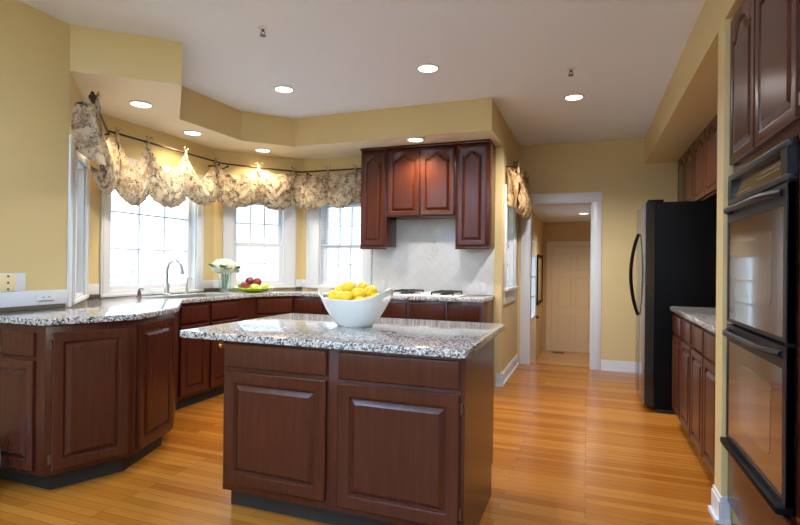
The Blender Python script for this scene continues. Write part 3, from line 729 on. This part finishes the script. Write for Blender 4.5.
def uplighter(label, x, y):  # made-up lamp behind the camera that throws cool light on the ceiling
    R = thing('fill_lamp', label, 'fill lamp', (x, y, 0.0005), 0, 'torchiere lamps added out of view behind the camera as fill light')
    MB().lathe([(0.14, 0), (0.14, 0.012), (0.03, 0.03), (0.0, 0.03)], n=28, cap1=False).build('base', M_BRONZE, R)
    MB().tube([(0, 0, 0.02), (0, 0, 1.70)], 0.012, 10).build('pole', M_BRONZE, R)
    MB().lathe([(0.03, 1.70), (0.10, 1.73), (0.17, 1.80), (0.165, 1.80), (0.095, 1.74), (0.0, 1.715)], n=28, cap1=False).build('lamp_shade', M_WHITE, R)
    l = bpy.data.lights.new('fill_uplight', 'SPOT'); l.energy = FILL_W; l.color = FILL_COL; l.spot_size = math.radians(150); l.spot_blend = 0.8; l.shadow_soft_size = 0.09
    lo = bpy.data.objects.new('fill_uplight', l); C.collection.objects.link(lo); lo.parent = R; lo.location = (0, 0, 1.83); lo.rotation_euler = (PI, 0, 0)
uplighter('unseen added fill torchiere lamp in the left rear of the room', -2.5, -0.9)
uplighter('unseen added fill torchiere lamp in the right rear of the room', 0.2, -0.9)
R = downlight('recessed downlight in the back hall ceiling near the far door', -0.06, 8.75, 2.0845, None, LAMP_W * 0.75, (1.0, 0.78, 0.50))

def sprinkler(label, x, y):
    R = thing('fire_sprinkler', label, 'sprinkler', (x, y, CEIL - 0.0005))
    MB().lathe([(0.030, 0), (0.028, -0.006), (0.014, -0.009), (0.0, -0.009)], n=20, cap1=False).build('escutcheon', M_TRIM, R)
    s = MB(); s.tube([(0, 0, -0.008), (0, 0, -0.022)], 0.009)
    for q in (-1, 1): s.tube([(0.008 * q, 0, -0.02), (0.015 * q, 0, -0.034), (0.004 * q, 0, -0.046)], 0.003)
    s.lathe([(0.0, -0.046), (0.020, -0.047), (0.020, -0.050), (0.0, -0.050)], n=14, cap0=False, cap1=False); s.build('sprinkler_head', M_HINGE, R)
sprinkler('small metal fire sprinkler on the ceiling above the island, left one', -1.958, 2.734)
sprinkler('small metal fire sprinkler on the ceiling near the doorway side, right one', -0.13, 4.061)

# ------------------------------------------------------------------ curtain rods and valances
RZ = 2.255
RP = [(-2.975, 2.365), (-3.60, 2.99), (-3.60, 4.36), (-3.06, 5.03), (-2.262, 5.03)]
R = thing('curtain_rod', 'dark bronze curtain rod following the bay above the sink windows', 'curtain rod', (0, 0, 0))
r_ = MB()
for a, b in zip(RP, RP[1:]): r_.tube([(*a, RZ), (*b, RZ)], 0.009, 10)
r_.build('rod', M_BRONZE, R)
def ornament(x, y, z, nm='finial'):
    f = MB(); f.ball((x, y, z), 0.024, n=10, m=7)
    for k in range(6):
        t = k * PI / 3; f.ball((x + 0.026 * math.cos(t) * 0.7, y - 0.026 * math.cos(t) * 0.7, z + 0.026 * math.sin(t)), 0.012, n=7, m=5)
    return f
ornament(RP[0][0] + 0.015, RP[0][1] - 0.015, RZ).build('finial', M_BRONZE, R)
for (x, y), (wx, wy) in ((RP[0], (-3.07, 2.275 + 0.06)), ((-3.60, 3.0), (-3.735, 3.0)), ((-3.60, 4.30), (-3.735, 4.30)), ((-3.57, 4.40), (-3.69, 4.465)), ((-3.10, 4.98), (-3.21, 5.055)), ((-2.98, 5.03), (-2.98, 5.165))):
    b = MB(); b.tube([(wx, wy, RZ - 0.03), ((x + wx) / 2, (y + wy) / 2, RZ - 0.03), (x, y, RZ - 0.022)], 0.007); b.ball((x, y, RZ - 0.024), 0.013, n=8, m=6); b.build('rod_bracket', M_BRONZE, R)

def path_point(path, s):
    for a, b in zip(path, path[1:]):
        L = dist(a, b)
        if s <= L or b is path[-1]:
            u = s / L; n = ((b[1] - a[1]) / L, -(b[0] - a[0]) / L)
            return (a[0] + (b[0] - a[0]) * u, a[1] + (b[1] - a[1]) * u), n
        s -= L
    return None
def swag(root, path, s0, s1, z, drop_top, h_mid, h_end, m, puff=0.055, ph=0.0):
    n_u, n_v = 36, 26
    def f(u, v):
        s = s0 + (s1 - s0) * u
        e = abs(2 * u - 1); mid = 1 - e ** 2.2
        (x, y), n = path_point(path, s)
        # smooth the normal across the bends of the rod
        (xa, ya), na = path_point(path, max(0, s - 0.08)); (xb, yb), nb = path_point(path, s + 0.08)
        nx, ny = na[0] + nb[0], na[1] + nb[1]; L = math.hypot(nx, ny); nx, ny = nx / L, ny / L
        zt = z - drop_top * (1 - e) ** 0.8 - 0.012
        zb = z - h_end - (h_mid - h_end) * mid
        if v < 0.86:
            w = v / 0.86; zz = zt + (zb - zt) * w
            out = puff * math.sin(PI * min(1, w * 0.98)) ** 0.7 * (0.35 + 0.65 * mid) * (0.45 + 0.75 * w)
        else:
            w = (v - 0.86) / 0.14; zz = zb + 0.055 * w ** 1.5; out = puff * 0.35 * (1 - w) - 0.03 * w
        # folds fan out from the two ties and hang as curved pleats in between
        fold = 0.006 * math.sin(6.5 * PI * (zt - zz + (0.20 + 0.1 * math.sin(ph)) * abs(u - 0.5) + 0.02 * math.sin(11 * u + ph)) / 0.36 + ph) * mid * min(1, v * 3)
        gath = 0.015 * math.sin(46 * e * (1 - 0.35 * v) + ph) * e ** 2 * min(1, v * 5)
        o_ = 0.014 + out + fold + gath
        # cloth pulls in towards the ties at the top
        pull = (u - 0.5) * (s1 - s0) * 0.10 * math.sin(PI * v) * e
        tx, ty = -ny, nx
        return (x + nx * o_ - tx * pull * 0, y + ny * o_, zz + 0.004 * math.sin(31 * u + 17 * v + ph))
    o = MB().grid(f, n_u, n_v).build('swag', m, root, angle=180, recalc=False)
    return o
def tie(root, path, s, z, m):
    (x, y), n = path_point(path, s); t = MB(); tx, ty = -n[1], n[0]
    t.tube([(x + n[0] * 0.014 * math.cos(k * PI / 5), y + n[1] * 0.014 * math.cos(k * PI / 5), z + 0.014 * math.sin(k * PI / 5)) for k in range(10)], 0.006, 6)
    for q in (-1, 1):
        t.tube([(x + n[0] * 0.016, y + n[1] * 0.016, z + 0.008), (x + n[0] * 0.03 + tx * 0.022 * q, y + n[1] * 0.03 + ty * 0.022 * q, z + 0.042), (x + n[0] * 0.034 + tx * 0.042 * q, y + n[1] * 0.034 + ty * 0.042 * q, z + 0.030)], [0.005, 0.006, 0.003], 6)
    t.ball((x + n[0] * 0.02, y + n[1] * 0.02, z), 0.013, n=8, m=6)
    # the gathered neck of cloth below the knot
    t.tube([(x + n[0] * 0.018, y + n[1] * 0.018, z - 0.004), (x + n[0] * 0.024, y + n[1] * 0.024, z - 0.06), (x + n[0] * 0.03, y + n[1] * 0.03, z - 0.10)], [0.012, 0.02, 0.006], 8)
    t.build('tie', m, root)
V = thing('valance', 'long floral swagged valance tied to the bronze rod across the bay windows', 'valance')
Ls = [dist(a, b) for a, b in zip(RP, RP[1:])]
def s_at(seg, u): return sum(Ls[:seg]) + Ls[seg] * u
TS = [0.012, s_at(1, 0.055), s_at(1, 0.28), s_at(1, 0.60), s_at(1, 0.905), s_at(2, 0.43), s_at(2, 0.89), s_at(3, 0.44), s_at(3, 0.86), s_at(3, 0.995)]
tops = [0.17, 0.24, 0.22, 0.21, 0.10, 0.05, 0.04, 0.04, 0.015]; hm = [0.55, 0.575, 0.55, 0.48, 0.46, 0.46, 0.44, 0.43, 0.38]; he = [0.46, 0.47, 0.45, 0.41, 0.38, 0.37, 0.37, 0.35, 0.34]
for k in range(9):
    swag(V, RP, TS[k], TS[k + 1], RZ, tops[k], hm[k], he[k], M_FABRIC, 0.085 if k < 4 else 0.06, k * 1.3)
for s in TS: tie(V, RP, s, RZ, M_FABRIC)
# the pleated return that closes the left end against the wall
def ret(u, v):
    a = (RP[0][0], RP[0][1]); b = (-3.085, 2.335)
    x, y = a[0] + (b[0] - a[0]) * u, a[1] + (b[1] - a[1]) * u
    w = 0.018 * math.sin(u * 5 + v * 4)
    zt = RZ - 0.012 - 0.01 * u; zb = RZ - 0.43 + 0.10 * u - 0.02 * math.sin(PI * u); k = (1 - u * 0.95) * v ** 1.2
    return (x + w * 0.5 + 0.095 * k, y - 0.004 - w * 0.4 + 0.030 * k - 0.03 * math.sin(PI * v) * u, zt + (zb - zt) * v)
MB().grid(ret, 14, 16).build('valance_return', M_FABRIC, V, angle=180, recalc=False)

# second rod and valance on the side window by the doorway
RZ2, RP2 = 2.25, [(-0.70, 5.30), (-0.70, 6.30)]
R = thing('curtain_rod', 'short dark bronze rod over the narrow side window by the doorway', 'curtain rod')
MB().tube([(*RP2[0], RZ2), (*RP2[1], RZ2)], 0.009, 10).build('rod', M_BRONZE, R)
for y, nm in ((5.29, 'finial'), (6.31, 'finial')):
    ornament(-0.70, y, RZ2).build('finial', M_BRONZE, R)
for y in (5.36, 6.24):
    b = MB(); b.tube([(-0.8115 + 0.004, y, RZ2 + 0.0), (-0.76, y, RZ2), (-0.70, y, RZ2 - 0.02)], 0.007); b.build('rod_bracket', M_BRONZE, R)
V2 = thing('valance', 'small brown floral valance over the narrow window beside the hall doorway', 'valance')
T2 = [0.03, 0.34, 0.66, 0.97]
for k in range(3): swag(V2, RP2, T2[k], T2[k + 1], RZ2, 0.10, 0.50, 0.42, M_FABRIC2, 0.09, 0.6 + k)
for s in T2: tie(V2, RP2, s, RZ2, M_FABRIC2)
def ret2(u, v):
    x = -0.70 - 0.10 * u; w = 0.012 * math.sin(7 * u + 5 * v)
    return (x + 0.03 * math.sin(PI * v), 5.325 + w - 0.02 * math.sin(PI * v), RZ2 - 0.015 - (0.42 - 0.04 * u) * v)
MB().grid(ret2, 10, 14).build('valance_return', M_FABRIC2, V2, angle=180, recalc=False)

# raised mini blind in the window next to the range cabinets
P, Q, s0, s1, z0, z1 = WIN[4]
R = thing('window_blind', 'white horizontal blind over the upper half of the window left of the cooktop', 'blind', (P[0], P[1], 0), 0)
b = MB(); b.box(s0 + 0.024, s1 - 0.024, 0.008, 0.036, z1 - 0.05, z1 - 0.02); b.build('headrail', M_BLIND, R)
b = MB(); z = z1 - 0.07
while z > 1.44:
    b.prism([(s0 + 0.026, 0.010), (s1 - 0.026, 0.010), (s1 - 0.026, 0.034), (s0 + 0.026, 0.034)], z, z + 0.0015); z -= 0.030
b.build('slats', M_BLIND, R)
MB().box(s0 + 0.026, s1 - 0.026, 0.008, 0.036, 1.425, 1.437).build('bottom_bar', M_BLIND, R)

# ------------------------------------------------------------------ cooktop
R = thing('gas_cooktop', 'white gas cooktop with black grates set in the granite', 'cooktop', (-1.50, 4.87, 0.9145))
MB().box(-0.37, 0.37, -0.22, 0.22, 0.0, 0.012, 0.004).build('cooktop_plate', M_WHITE, R)
MB().box(-0.325, 0.325, -0.18, 0.18, -0.034, -0.0005).build('burner_box', M_BLACK2, R)
for gx in (-0.205, 0.205):
    g = MB(); t = 0.006; zt = 0.045
    for q in (-0.105, 0.105): g.box(gx + q - t, gx + q + t, -0.185, 0.185, zt - 0.012, zt)
    for q in (-0.185, -0.0, 0.185): g.box(gx - 0.105, gx + 0.105, q - t, q + t, zt - 0.012, zt)
    for by in (-0.093, 0.093):
        g.box(gx - 0.105, gx - 0.03, by - t, by + t, zt - 0.012, zt + 0.004); g.box(gx + 0.03, gx + 0.105, by - t, by + t, zt - 0.012, zt + 0.004)
        g.box(gx - t, gx + t, by - 0.09, by - 0.03, zt - 0.012, zt + 0.004); g.box(gx - t, gx + t, by + 0.03, by + 0.09, zt - 0.012, zt + 0.004)
    for q in (-0.105, 0.105):
        for w in (-0.18, 0.18): g.box(gx + q - t, gx + q + t, w - t, w + t, 0.0122, zt - 0.012)
    g.build('grate', M_IRON, R)
    for by in (-0.093, 0.093):
        MB().lathe([(0.045, 0.0122), (0.045, 0.020), (0.036, 0.021), (0.036, 0.029), (0.0, 0.030)], gx, by, 0, 20, cap1=False).build('burner', M_IRON, R)
for q in range(4): MB().lathe([(0.018, 0.0122), (0.016, 0.032), (0.0, 0.033)], 0.0, -0.15 + q * 0.10, 0, 16, cap1=False).build('knob', M_WHITE, R)

# raised leaf relief in the tile splash
md = MB()
for k in range(9):
    t = k / 8; x = -1.56 + 0.05 * math.sin(t * 4); z = 1.24 + 0.36 * t
    for q in (-1, 1):
        rot = Matrix.Rotation(q * (0.7 - 0.3 * t), 3, 'Y'); md.ball((x + q * 0.028, 5.159, z), 0.011, 0.0035, 0.030, 8, 6, rot)
md.tube([(-1.56 + 0.05 * math.sin(t / 10 * 4), 5.158, 1.22 + 0.38 * t / 10) for t in range(11)], 0.004, 6)
tag(md.build('tile_ornament', M_TILE), 'pale raised leaf ornament on the white tile behind the cooktop', 'tile ornament')

# ------------------------------------------------------------------ faucet and soap pumps
R = thing('kitchen_faucet', 'tall gooseneck steel faucet standing behind the sink', 'faucet', (-3.575, 3.60, 0.9142))
f = MB(); f.lathe([(0.030, 0), (0.030, 0.012), (0.022, 0.02), (0.020, 0.10), (0.017, 0.11)], n=16)
pts = [(0, 0, 0.10), (0, 0, 0.22)] + [(0.085 - 0.085 * math.cos(a), 0.0, 0.22 + 0.095 * math.sin(a)) for a in [k * PI / 10 for k in range(1, 9)]]
f.tube(pts, 0.013, 10); f.build('spout', M_STEEL, R)
e = pts[-1]; s = MB(); s.tube([e, (e[0] + 0.012, 0, e[2] - 0.045), (e[0] + 0.018, 0, e[2] - 0.085)], [0.014, 0.018, 0.021], 10); s.build('spray_head', M_STEEL, R)
s = MB(); s.tube([(0, 0.018, 0.075), (0, 0.045, 0.08), (0.01, 0.085, 0.095)], [0.010, 0.008, 0.006], 8); s.build('lever_handle', M_STEEL, R)
R = thing('water_dispenser', 'small slim steel side faucet right of the tall faucet', 'faucet', (-3.56, 3.83, 0.9142))
f = MB(); f.lathe([(0.022, 0), (0.022, 0.01), (0.013, 0.016), (0.012, 0.06)], n=14); f.tube([(0, 0, 0.05), (0, 0, 0.12)] + [(0.032 - 0.032 * math.cos(a), 0, 0.12 + 0.04 * math.sin(a)) for a in [k * PI / 8 for k in range(1, 8)]], 0.007, 8); f.build('spout', M_STEEL, R)
MB().tube([(0, 0.012, 0.05), (0, 0.045, 0.062)], 0.005, 6).build('lever_handle', M_STEEL, R)
R = thing('soap_dispenser', 'short dark soap pump on the counter left of the tall faucet', 'soap dispenser', (-3.60, 3.32, 0.9142))
f = MB(); f.lathe([(0.020, 0), (0.020, 0.008), (0.014, 0.012), (0.014, 0.045), (0.008, 0.05), (0.008, 0.065)], n=14); f.build('pump_body', M_HINGE, R)
MB().tube([(0, 0, 0.064), (0.012, 0, 0.07), (0.045, 0, 0.066)], 0.006, 8).build('pump_spout', M_HINGE, R)

# ------------------------------------------------------------------ bowl of lemons
BX, BY = -1.221, 2.596
R = thing('fruit_bowl', 'white ceramic bowl with pierced end handles holding lemons on the island', 'bowl', (BX, BY, IZ + 0.0005), YAW - 0.50)
nT, nR = 64, 14
bw = MB(); bm = bw.bm; vs = []
for i in range(nT):
    th = 2 * PI * i / nT; ct, st = math.cos(th), math.sin(th)
    tip = abs(ct) ** 4
    H = 0.150 + 0.062 * tip; row = []
    for j in range(nR + 1):
        t = j / nR; bx, by = 0.098, 0.084; rx, ry = 0.234, 0.152
        k = t ** 0.80; x = (bx + (rx - bx) * (k * (1 - 0.12 * t) / 0.88)) * ct; y = (by + (ry - by) * k) * st
        row.append(bm.verts.new((x, y, H * t)))
    vs.append(row)
for i in range(nT):
    for j in range(nR):
        hole = j in (10, 11) and (min(i, nT - 1 - i) < 3 or abs(i - nT / 2 + 0.5) < 3)
        if not hole: bm.faces.new((vs[i][j], vs[(i + 1) % nT][j], vs[(i + 1) % nT][j + 1], vs[i][j + 1]))
bm.faces.new([vs[i][0] for i in range(nT)][::-1])
o = bw.build('bowl_shell', M_WHITE, R, angle=50)
md_ = o.modifiers.new('thick', 'SOLIDIFY'); md_.thickness = 0.007; md_.offset = -1
md2 = o.modifiers.new('soft', 'BEVEL'); md2.width = 0.0022; md2.segments = 2; md2.limit_method = 'ANGLE'; md2.angle_limit = 0.8
ft = MB().lathe([(0.094, -0.0003), (0.100, 0.004), (0.102, 0.012), (0.09, 0.012)], n=40, sy=0.84, cap0=False, cap1=False); ft.build('foot_ring', M_WHITE, R)
def lemon():
    m_ = MB(); prof = []
    for k in range(13):
        a = PI * k / 12; z = -math.cos(a) * 0.043; r = 0.0335 * math.sin(a) ** 0.85
        if k >= 11: z += 0.006 * (k - 10) / 2; r *= 0.8
        if k <= 1: z -= 0.004 * (2 - k) / 2; r *= 0.85
        prof.append((max(r, 0.0008), z))
    m_.lathe(prof, n=18); return m_.build('lemon', M_LEMON, angle=60)
lem = [  # offsets from the bowl's centre (right, away, up), tilts, label
    (-0.128, 0.030, 0.176, 1.3, 0.4, 'lemon at the left end of the pile beside the left pierced handle'),
    (-0.088, 0.070, 0.204, 1.2, 2.0, 'upper left rear lemon, third from the left in the bowl'),
    (-0.042, 0.036, 0.224, 1.35, 0.9, 'highest lemon left of the middle of the pile'),
    (-0.052, -0.052, 0.176, 1.5, 1.45, 'front lemon lying sideways left of centre at the bowl rim'),
    (-0.088, -0.008, 0.170, 1.4, 1.0, 'lemon tucked behind the front left rim of the bowl'),
    (0.016, -0.024, 0.194, 1.45, 1.2, 'big lemon in the middle front of the pile'),
    (0.036, 0.052, 0.222, 1.3, 0.3, 'highest lemon right of the middle of the pile'),
    (0.084, 0.008, 0.204, 1.25, 2.5, 'upper right lemon at the right end of the pile'),
    (0.030, -0.084, 0.148, 1.5, 0.5, 'low front lemon barely showing above the front rim'),
    (0.086, -0.060, 0.150, 1.4, 2.4, 'low right front lemon beside the right pierced handle'),
    (-0.020, 0.104, 0.176, 1.5, 0.2, 'rear middle lemon hidden behind the pile'),
    (-0.075, 0.030, 0.105, 1.5, 0.8, 'buried lemon at the lower left of the pile'),
    (0.055, 0.020, 0.128, 1.4, 2.0, 'buried lemon at the lower right of the pile'),
    (-0.010, -0.020, 0.100, 1.4, 1.2, 'buried lemon under the middle of the pile'),
    (0.010, 0.060, 0.140, 1.5, 0.4, 'buried lemon at the lower rear of the pile'),
    (0.125, -0.055, 0.168, 1.3, 0.1, 'lemon behind the right pierced handle of the bowl')]
l0 = lemon(); rzb = YAW
for i, (x, y, z, t1, t2, lb) in enumerate(lem):
    o = l0 if i == 0 else l0.copy()
    if i: C.collection.objects.link(o)
    o.location = (BX + x * math.cos(rzb) - y * math.sin(rzb), BY + x * math.sin(rzb) + y * math.cos(rzb), IZ + z - 0.012)
    o.rotation_euler = (t1, 0, t2 + YAW); o.scale = (0.97 + 0.06 * ((i * 7) % 5) / 5,) * 3
    tag(o, lb, 'lemon', 'lemons in the white bowl')

# ------------------------------------------------------------------ vase of hydrangeas and fruit plate
VX, VY = -3.33, 4.08
VX, VY = -3.44, 4.22
R = thing('flower_vase', 'clear pale green glass vase holding white flowers on the counter', 'vase', (VX, VY, 0.9145))
v = MB(); v.lathe([(0.050, 0), (0.052, 0.01), (0.062, 0.11), (0.066, 0.185), (0.063, 0.185), (0.058, 0.11), (0.048, 0.014), (0.0, 0.012)], n=28, cap1=False); v.build('vase_glass', M_VASE, R)
st = MB(); random.seed(5)
bl = [(-0.075, -0.02, 0.255, 0.062), (0.0, -0.055, 0.27, 0.066), (0.07, -0.01, 0.262, 0.060), (-0.02, 0.045, 0.285, 0.060), (0.055, 0.06, 0.25, 0.055)]
for x, y, z, r in bl: st.tube([(x * 0.15, y * 0.15, 0.03), (x * 0.5, y * 0.5, 0.17), (x * 0.9, y * 0.9, z - r * 0.7)], 0.003, 6)
# blooms: each a round head of four-petalled florets with its leaves
labs = ['left white hydrangea head in the glass vase', 'front white hydrangea head in the middle of the vase bouquet', 'right white hydrangea head leaning over the vase rim', 'top white hydrangea head of the vase bouquet', 'rear white hydrangea head on the right behind the bouquet']
for (x, y, z, r), lb in zip(bl, labs):
    B = thing('hydrangea', lb, 'flower', (VX, VY, 0.9145), 0, 'white hydrangeas in the glass vase')
    h = MB(); h.ball((x, y, z), r * 0.80, n=12, m=8)
    n = 70
    for k in range(n):
        zz = 1 - 2 * (k + 0.5) / n; ph = k * 2.399963; rr = math.sqrt(1 - zz * zz); d = Vector((rr * math.cos(ph), rr * math.sin(ph), zz))
        c_ = Vector((x, y, z)) + d * r * (0.86 + 0.24 * random.random()); a = d.cross(Vector((0.3, 0.5, 0.8))).normalized(); b2 = d.cross(a)
        for q in range(4):
            t = q * PI / 2 + k; e1 = a * math.cos(t) + b2 * math.sin(t); e2 = d.cross(e1); s_ = r * 0.20
            h.face([tuple(c_), tuple(c_ + (e1 + e2 * 0.55) * s_ + d * 0.002), tuple(c_ + e1 * s_ * 1.35 + d * 0.004), tuple(c_ + (e1 - e2 * 0.55) * s_ + d * 0.002)])
    h.build('flower_head', M_PETAL, B, angle=60, recalc=False)
    MB().tube([(x * 0.15, y * 0.15, 0.03), (x * 0.5, y * 0.5, 0.17), (x * 0.9, y * 0.9, z - r * 0.7)], 0.003, 6).build('stem', M_LEAF, B)
    for q in (-1, 1):
        an = math.atan2(y - 0.001, x) + q * 0.8 + random.uniform(-0.3, 0.3); slp = random.uniform(-0.75, 0.55); dx, dy = math.cos(an), math.sin(an); L = 0.085
        bx, by, bz = x * 1.0 + dx * r * 0.5, y * 1.0 + dy * r * 0.5, z - r * 0.45
        def lf(u, w): 
            wd = 0.040 * math.sin(PI * min(1, u * 0.98 + 0.01)) ** 0.8 * (w - 0.5) * 2
            return (bx + dx * L * u - dy * wd, by + dy * L * u + dx * wd, bz + 0.02 * math.sin(u * 2.2) + slp * L * u + 0.25 * abs(wd))
        MB().grid(lf, 8, 4).build('leaf', M_LEAF, B, angle=180, recalc=False)
st.bm.free()

FX, FY = -3.23, 4.42
tag(MB().lathe([(0.08, 0.0), (0.095, 0.006), (0.17, 0.026), (0.205, 0.046), (0.202, 0.050), (0.165, 0.032), (0.09, 0.012), (0.0, 0.011)], FX, FY, 0.9145, 36, cap1=False).build('fruit_plate', M_LIME), 'lime green shallow plate of fruit on the counter below the right bay window', 'plate')
def apple(name):
    m_ = MB(); pr = [(0.0008, -0.030)] + [(0.044 * math.sin(PI * (k / 14) ** 0.95) ** 0.75, -0.040 * math.cos(PI * k / 14)) for k in range(1, 14)] + [(0.0008, 0.029)]
    m_.lathe(pr, n=18); o = m_.build(name, M_APPLE, angle=70); return o
apt = [(-0.075, -0.085, 0.066, 'dark red apple at the front left of the fruit plate'), (0.030, 0.0, 0.106, 'dark red apple on the right of the pile on the fruit plate'), (-0.055, 0.02, 0.114, 'dark red apple at the back left of the pile on the fruit plate')]
def plate_at(x, y): return (FX + x * 0.938 - y * 0.3455, FY + x * 0.3455 + y * 0.938)
a0 = apple('apple')
for i, (x, y, z, lb) in enumerate(apt):
    R = thing('red_apple', lb, 'apple', (*plate_at(x, y), 0.9145 + z), 0.4 * i, 'dark red apples on the lime plate')
    c = a0 if i == 0 else a0.copy()
    if i: C.collection.objects.link(c)
    c.name = 'apple_flesh'; c.parent = R
    MB().tube([(0, 0, 0.024), (0.003, 0, 0.046)], 0.0018, 5).build('stem', M_SLOT, R)
def pear():
    m_ = MB(); m_.lathe([(0.001, -0.040), (0.020, -0.037), (0.030, -0.024), (0.032, -0.008), (0.027, 0.010), (0.018, 0.028), (0.013, 0.040), (0.008, 0.046), (0.001, 0.047)], n=16); return m_.build('pear', M_PEAR, angle=70)
p0_ = pear()
pt = [(-0.140, -0.01, 0.068, 0.3, 'green pear at the left rim of the lime plate'), (0.030, -0.095, 0.060, 1.9, 'green pear at the front of the lime plate'), (0.125, -0.045, 0.068, 2.9, 'green pear at the right rim of the lime plate'), (0.095, 0.075, 0.066, 4.0, 'green pear at the back right of the lime plate'), (-0.085, 0.10, 0.066, 5.2, 'green pear at the back left of the lime plate'), (-0.015, 0.02, 0.046, 0.9, 'green pear lying under the apples on the lime plate')]
for i, (x, y, z, a, lb) in enumerate(pt):
    R = thing('green_pear', lb, 'pear', (*plate_at(x, y), 0.9145 + z), 0, 'green pears on the lime plate')
    R.rotation_euler = (1.35, 0, a)
    c = p0_ if i == 0 else p0_.copy()
    if i: C.collection.objects.link(c)
    c.name = 'pear_flesh'; c.parent = R
    MB().tube([(0, 0, 0.044), (0.003, 0, 0.062)], 0.0018, 5).build('stem', M_SLOT, R)

# ------------------------------------------------------------------ wall plates, small things
R = thing('wall_plate', 'wide white wall plate with almond outlet insert above the peninsula counter', 'outlet', (XL, 1.915, 0), PI / 2)
MB().box(-0.05, 0.130, -0.008, -0.0005, 1.034, 1.138, 0.002).build('plate', M_TRIM, R)
p_ = MB().box(-0.012, 0.070, -0.013, -0.0085, 1.018 + 0.018, 1.130, 0.002).build('outlet_insert', M_ALMOND, R)
s = MB()
for z in (1.047, 1.084, 1.121): s.box(0.024, 0.034, -0.0150, -0.0132, z - 0.006, z + 0.006)
s.build('socket_slots', M_SLOT, p_)
R = thing('outlet_strip', 'flat white outlet strip in the splash board left of the bay', 'outlet', (XL, 2.10, 0), PI / 2)
MB().box(0.0, 0.115, -0.022, -0.0165, 0.965, 1.010, 0.002).build('plate', M_TRIM, R)
s = MB(); s.box(0.01, 0.105, -0.0235, -0.0222, 0.968, 0.972)
for x in (0.04, 0.075): s.box(x - 0.008, x + 0.008, -0.0230, -0.0222, 0.990, 0.994)
s.build('socket_slots', M_HINGE, R)
for x, lb in ((-2.08, 'small white outlet on the tile left of the cooktop'), (-0.99, 'small white outlet on the tile right of the cooktop')):
    R = thing('wall_outlet', lb, 'outlet', (x, 5.1575, 0.985))
    MB().box(-0.03, 0.03, -0.005, -0.0005, -0.055, 0.055, 0.002).build('plate', M_PLATE, R)
    MB().box(-0.012, 0.012, -0.0062, -0.0052, -0.03, 0.03).build('socket', M_PLATE, R)
tag(MB().lathe([(0.05, 0.0), (0.055, 0.012), (0.075, 0.05), (0.094, 0.11), (0.100, 0.18), (0.094, 0.25), (0.07, 0.30), (0.03, 0.325), (0.0, 0.33)], -2.906, 1.69, 0.001, 32, cap1=False).build('pale_container', M_PALE), 'pale blue rounded container standing on the floor at the left edge', 'container')

# ------------------------------------------------------------------ outdoors
struct(MB().box(-40, 40, -40, 45, -0.75, -0.70).build('ground', M_YARD))
R = thing('neighbor_house', 'pale sided house seen through the bay windows', 'house', (-9.5, 16, -0.7), 0.35)
MB().box(-5, 6, 0, 6, 0, 5.2).build('house_wall', M_SIDING, R)
MB().rings([[(-5.4, -0.4, 5.2), (6.4, -0.4, 5.2), (6.4, 6.4, 5.2), (-5.4, 6.4, 5.2)], [(-5.0, 2.9, 8.0), (6.0, 2.9, 8.0), (6.0, 3.1, 8.0), (-5.0, 3.1, 8.0)]]).build('house_roof', mat('grey_shingle', (0.4, 0.4, 0.42), 0.9), R)
for x in (-3, 0.5, 4): MB().box(x - 0.5, x + 0.5, -0.06, -0.001, 1.2, 2.8).build('house_window', M_PALE, R)
random.seed(11)
for i, (x, y, r, lb) in enumerate(((-8.2, 5.2, 0.75, 'pale leafy shrub outside the left half of the sink window'), (-8.4, 7.3, 0.9, 'pale leafy shrub outside the right half of the sink window'))):
    R = thing('shrub', lb, 'shrub', (x, y, -0.7), 0, 'shrubs outside the sink window')
    MB().tube([(0, 0, 0), (0.02, 0, 0.5), (0, 0.03, 1.0)], [0.05, 0.04, 0.02]).build('stem', M_SLOT, R)
    f = MB()
    for k in range(420):
        d = Vector((random.gauss(0, 1), random.gauss(0, 1), random.gauss(0, 1))).normalized() * r * random.random() ** 0.35
        c_ = Vector((d.x, d.y, 1.1 + d.z * 0.9)); a = Vector((random.gauss(0, 1), random.gauss(0, 1), random.gauss(0, 1))).normalized(); b2 = a.orthogonal().normalized(); s_ = 0.09
        f.face([tuple(c_ - a * s_), tuple(c_ + b2 * s_ * 0.5), tuple(c_ + a * s_), tuple(c_ - b2 * s_ * 0.5)])
    f.build('foliage', M_BUSH, R, recalc=False)
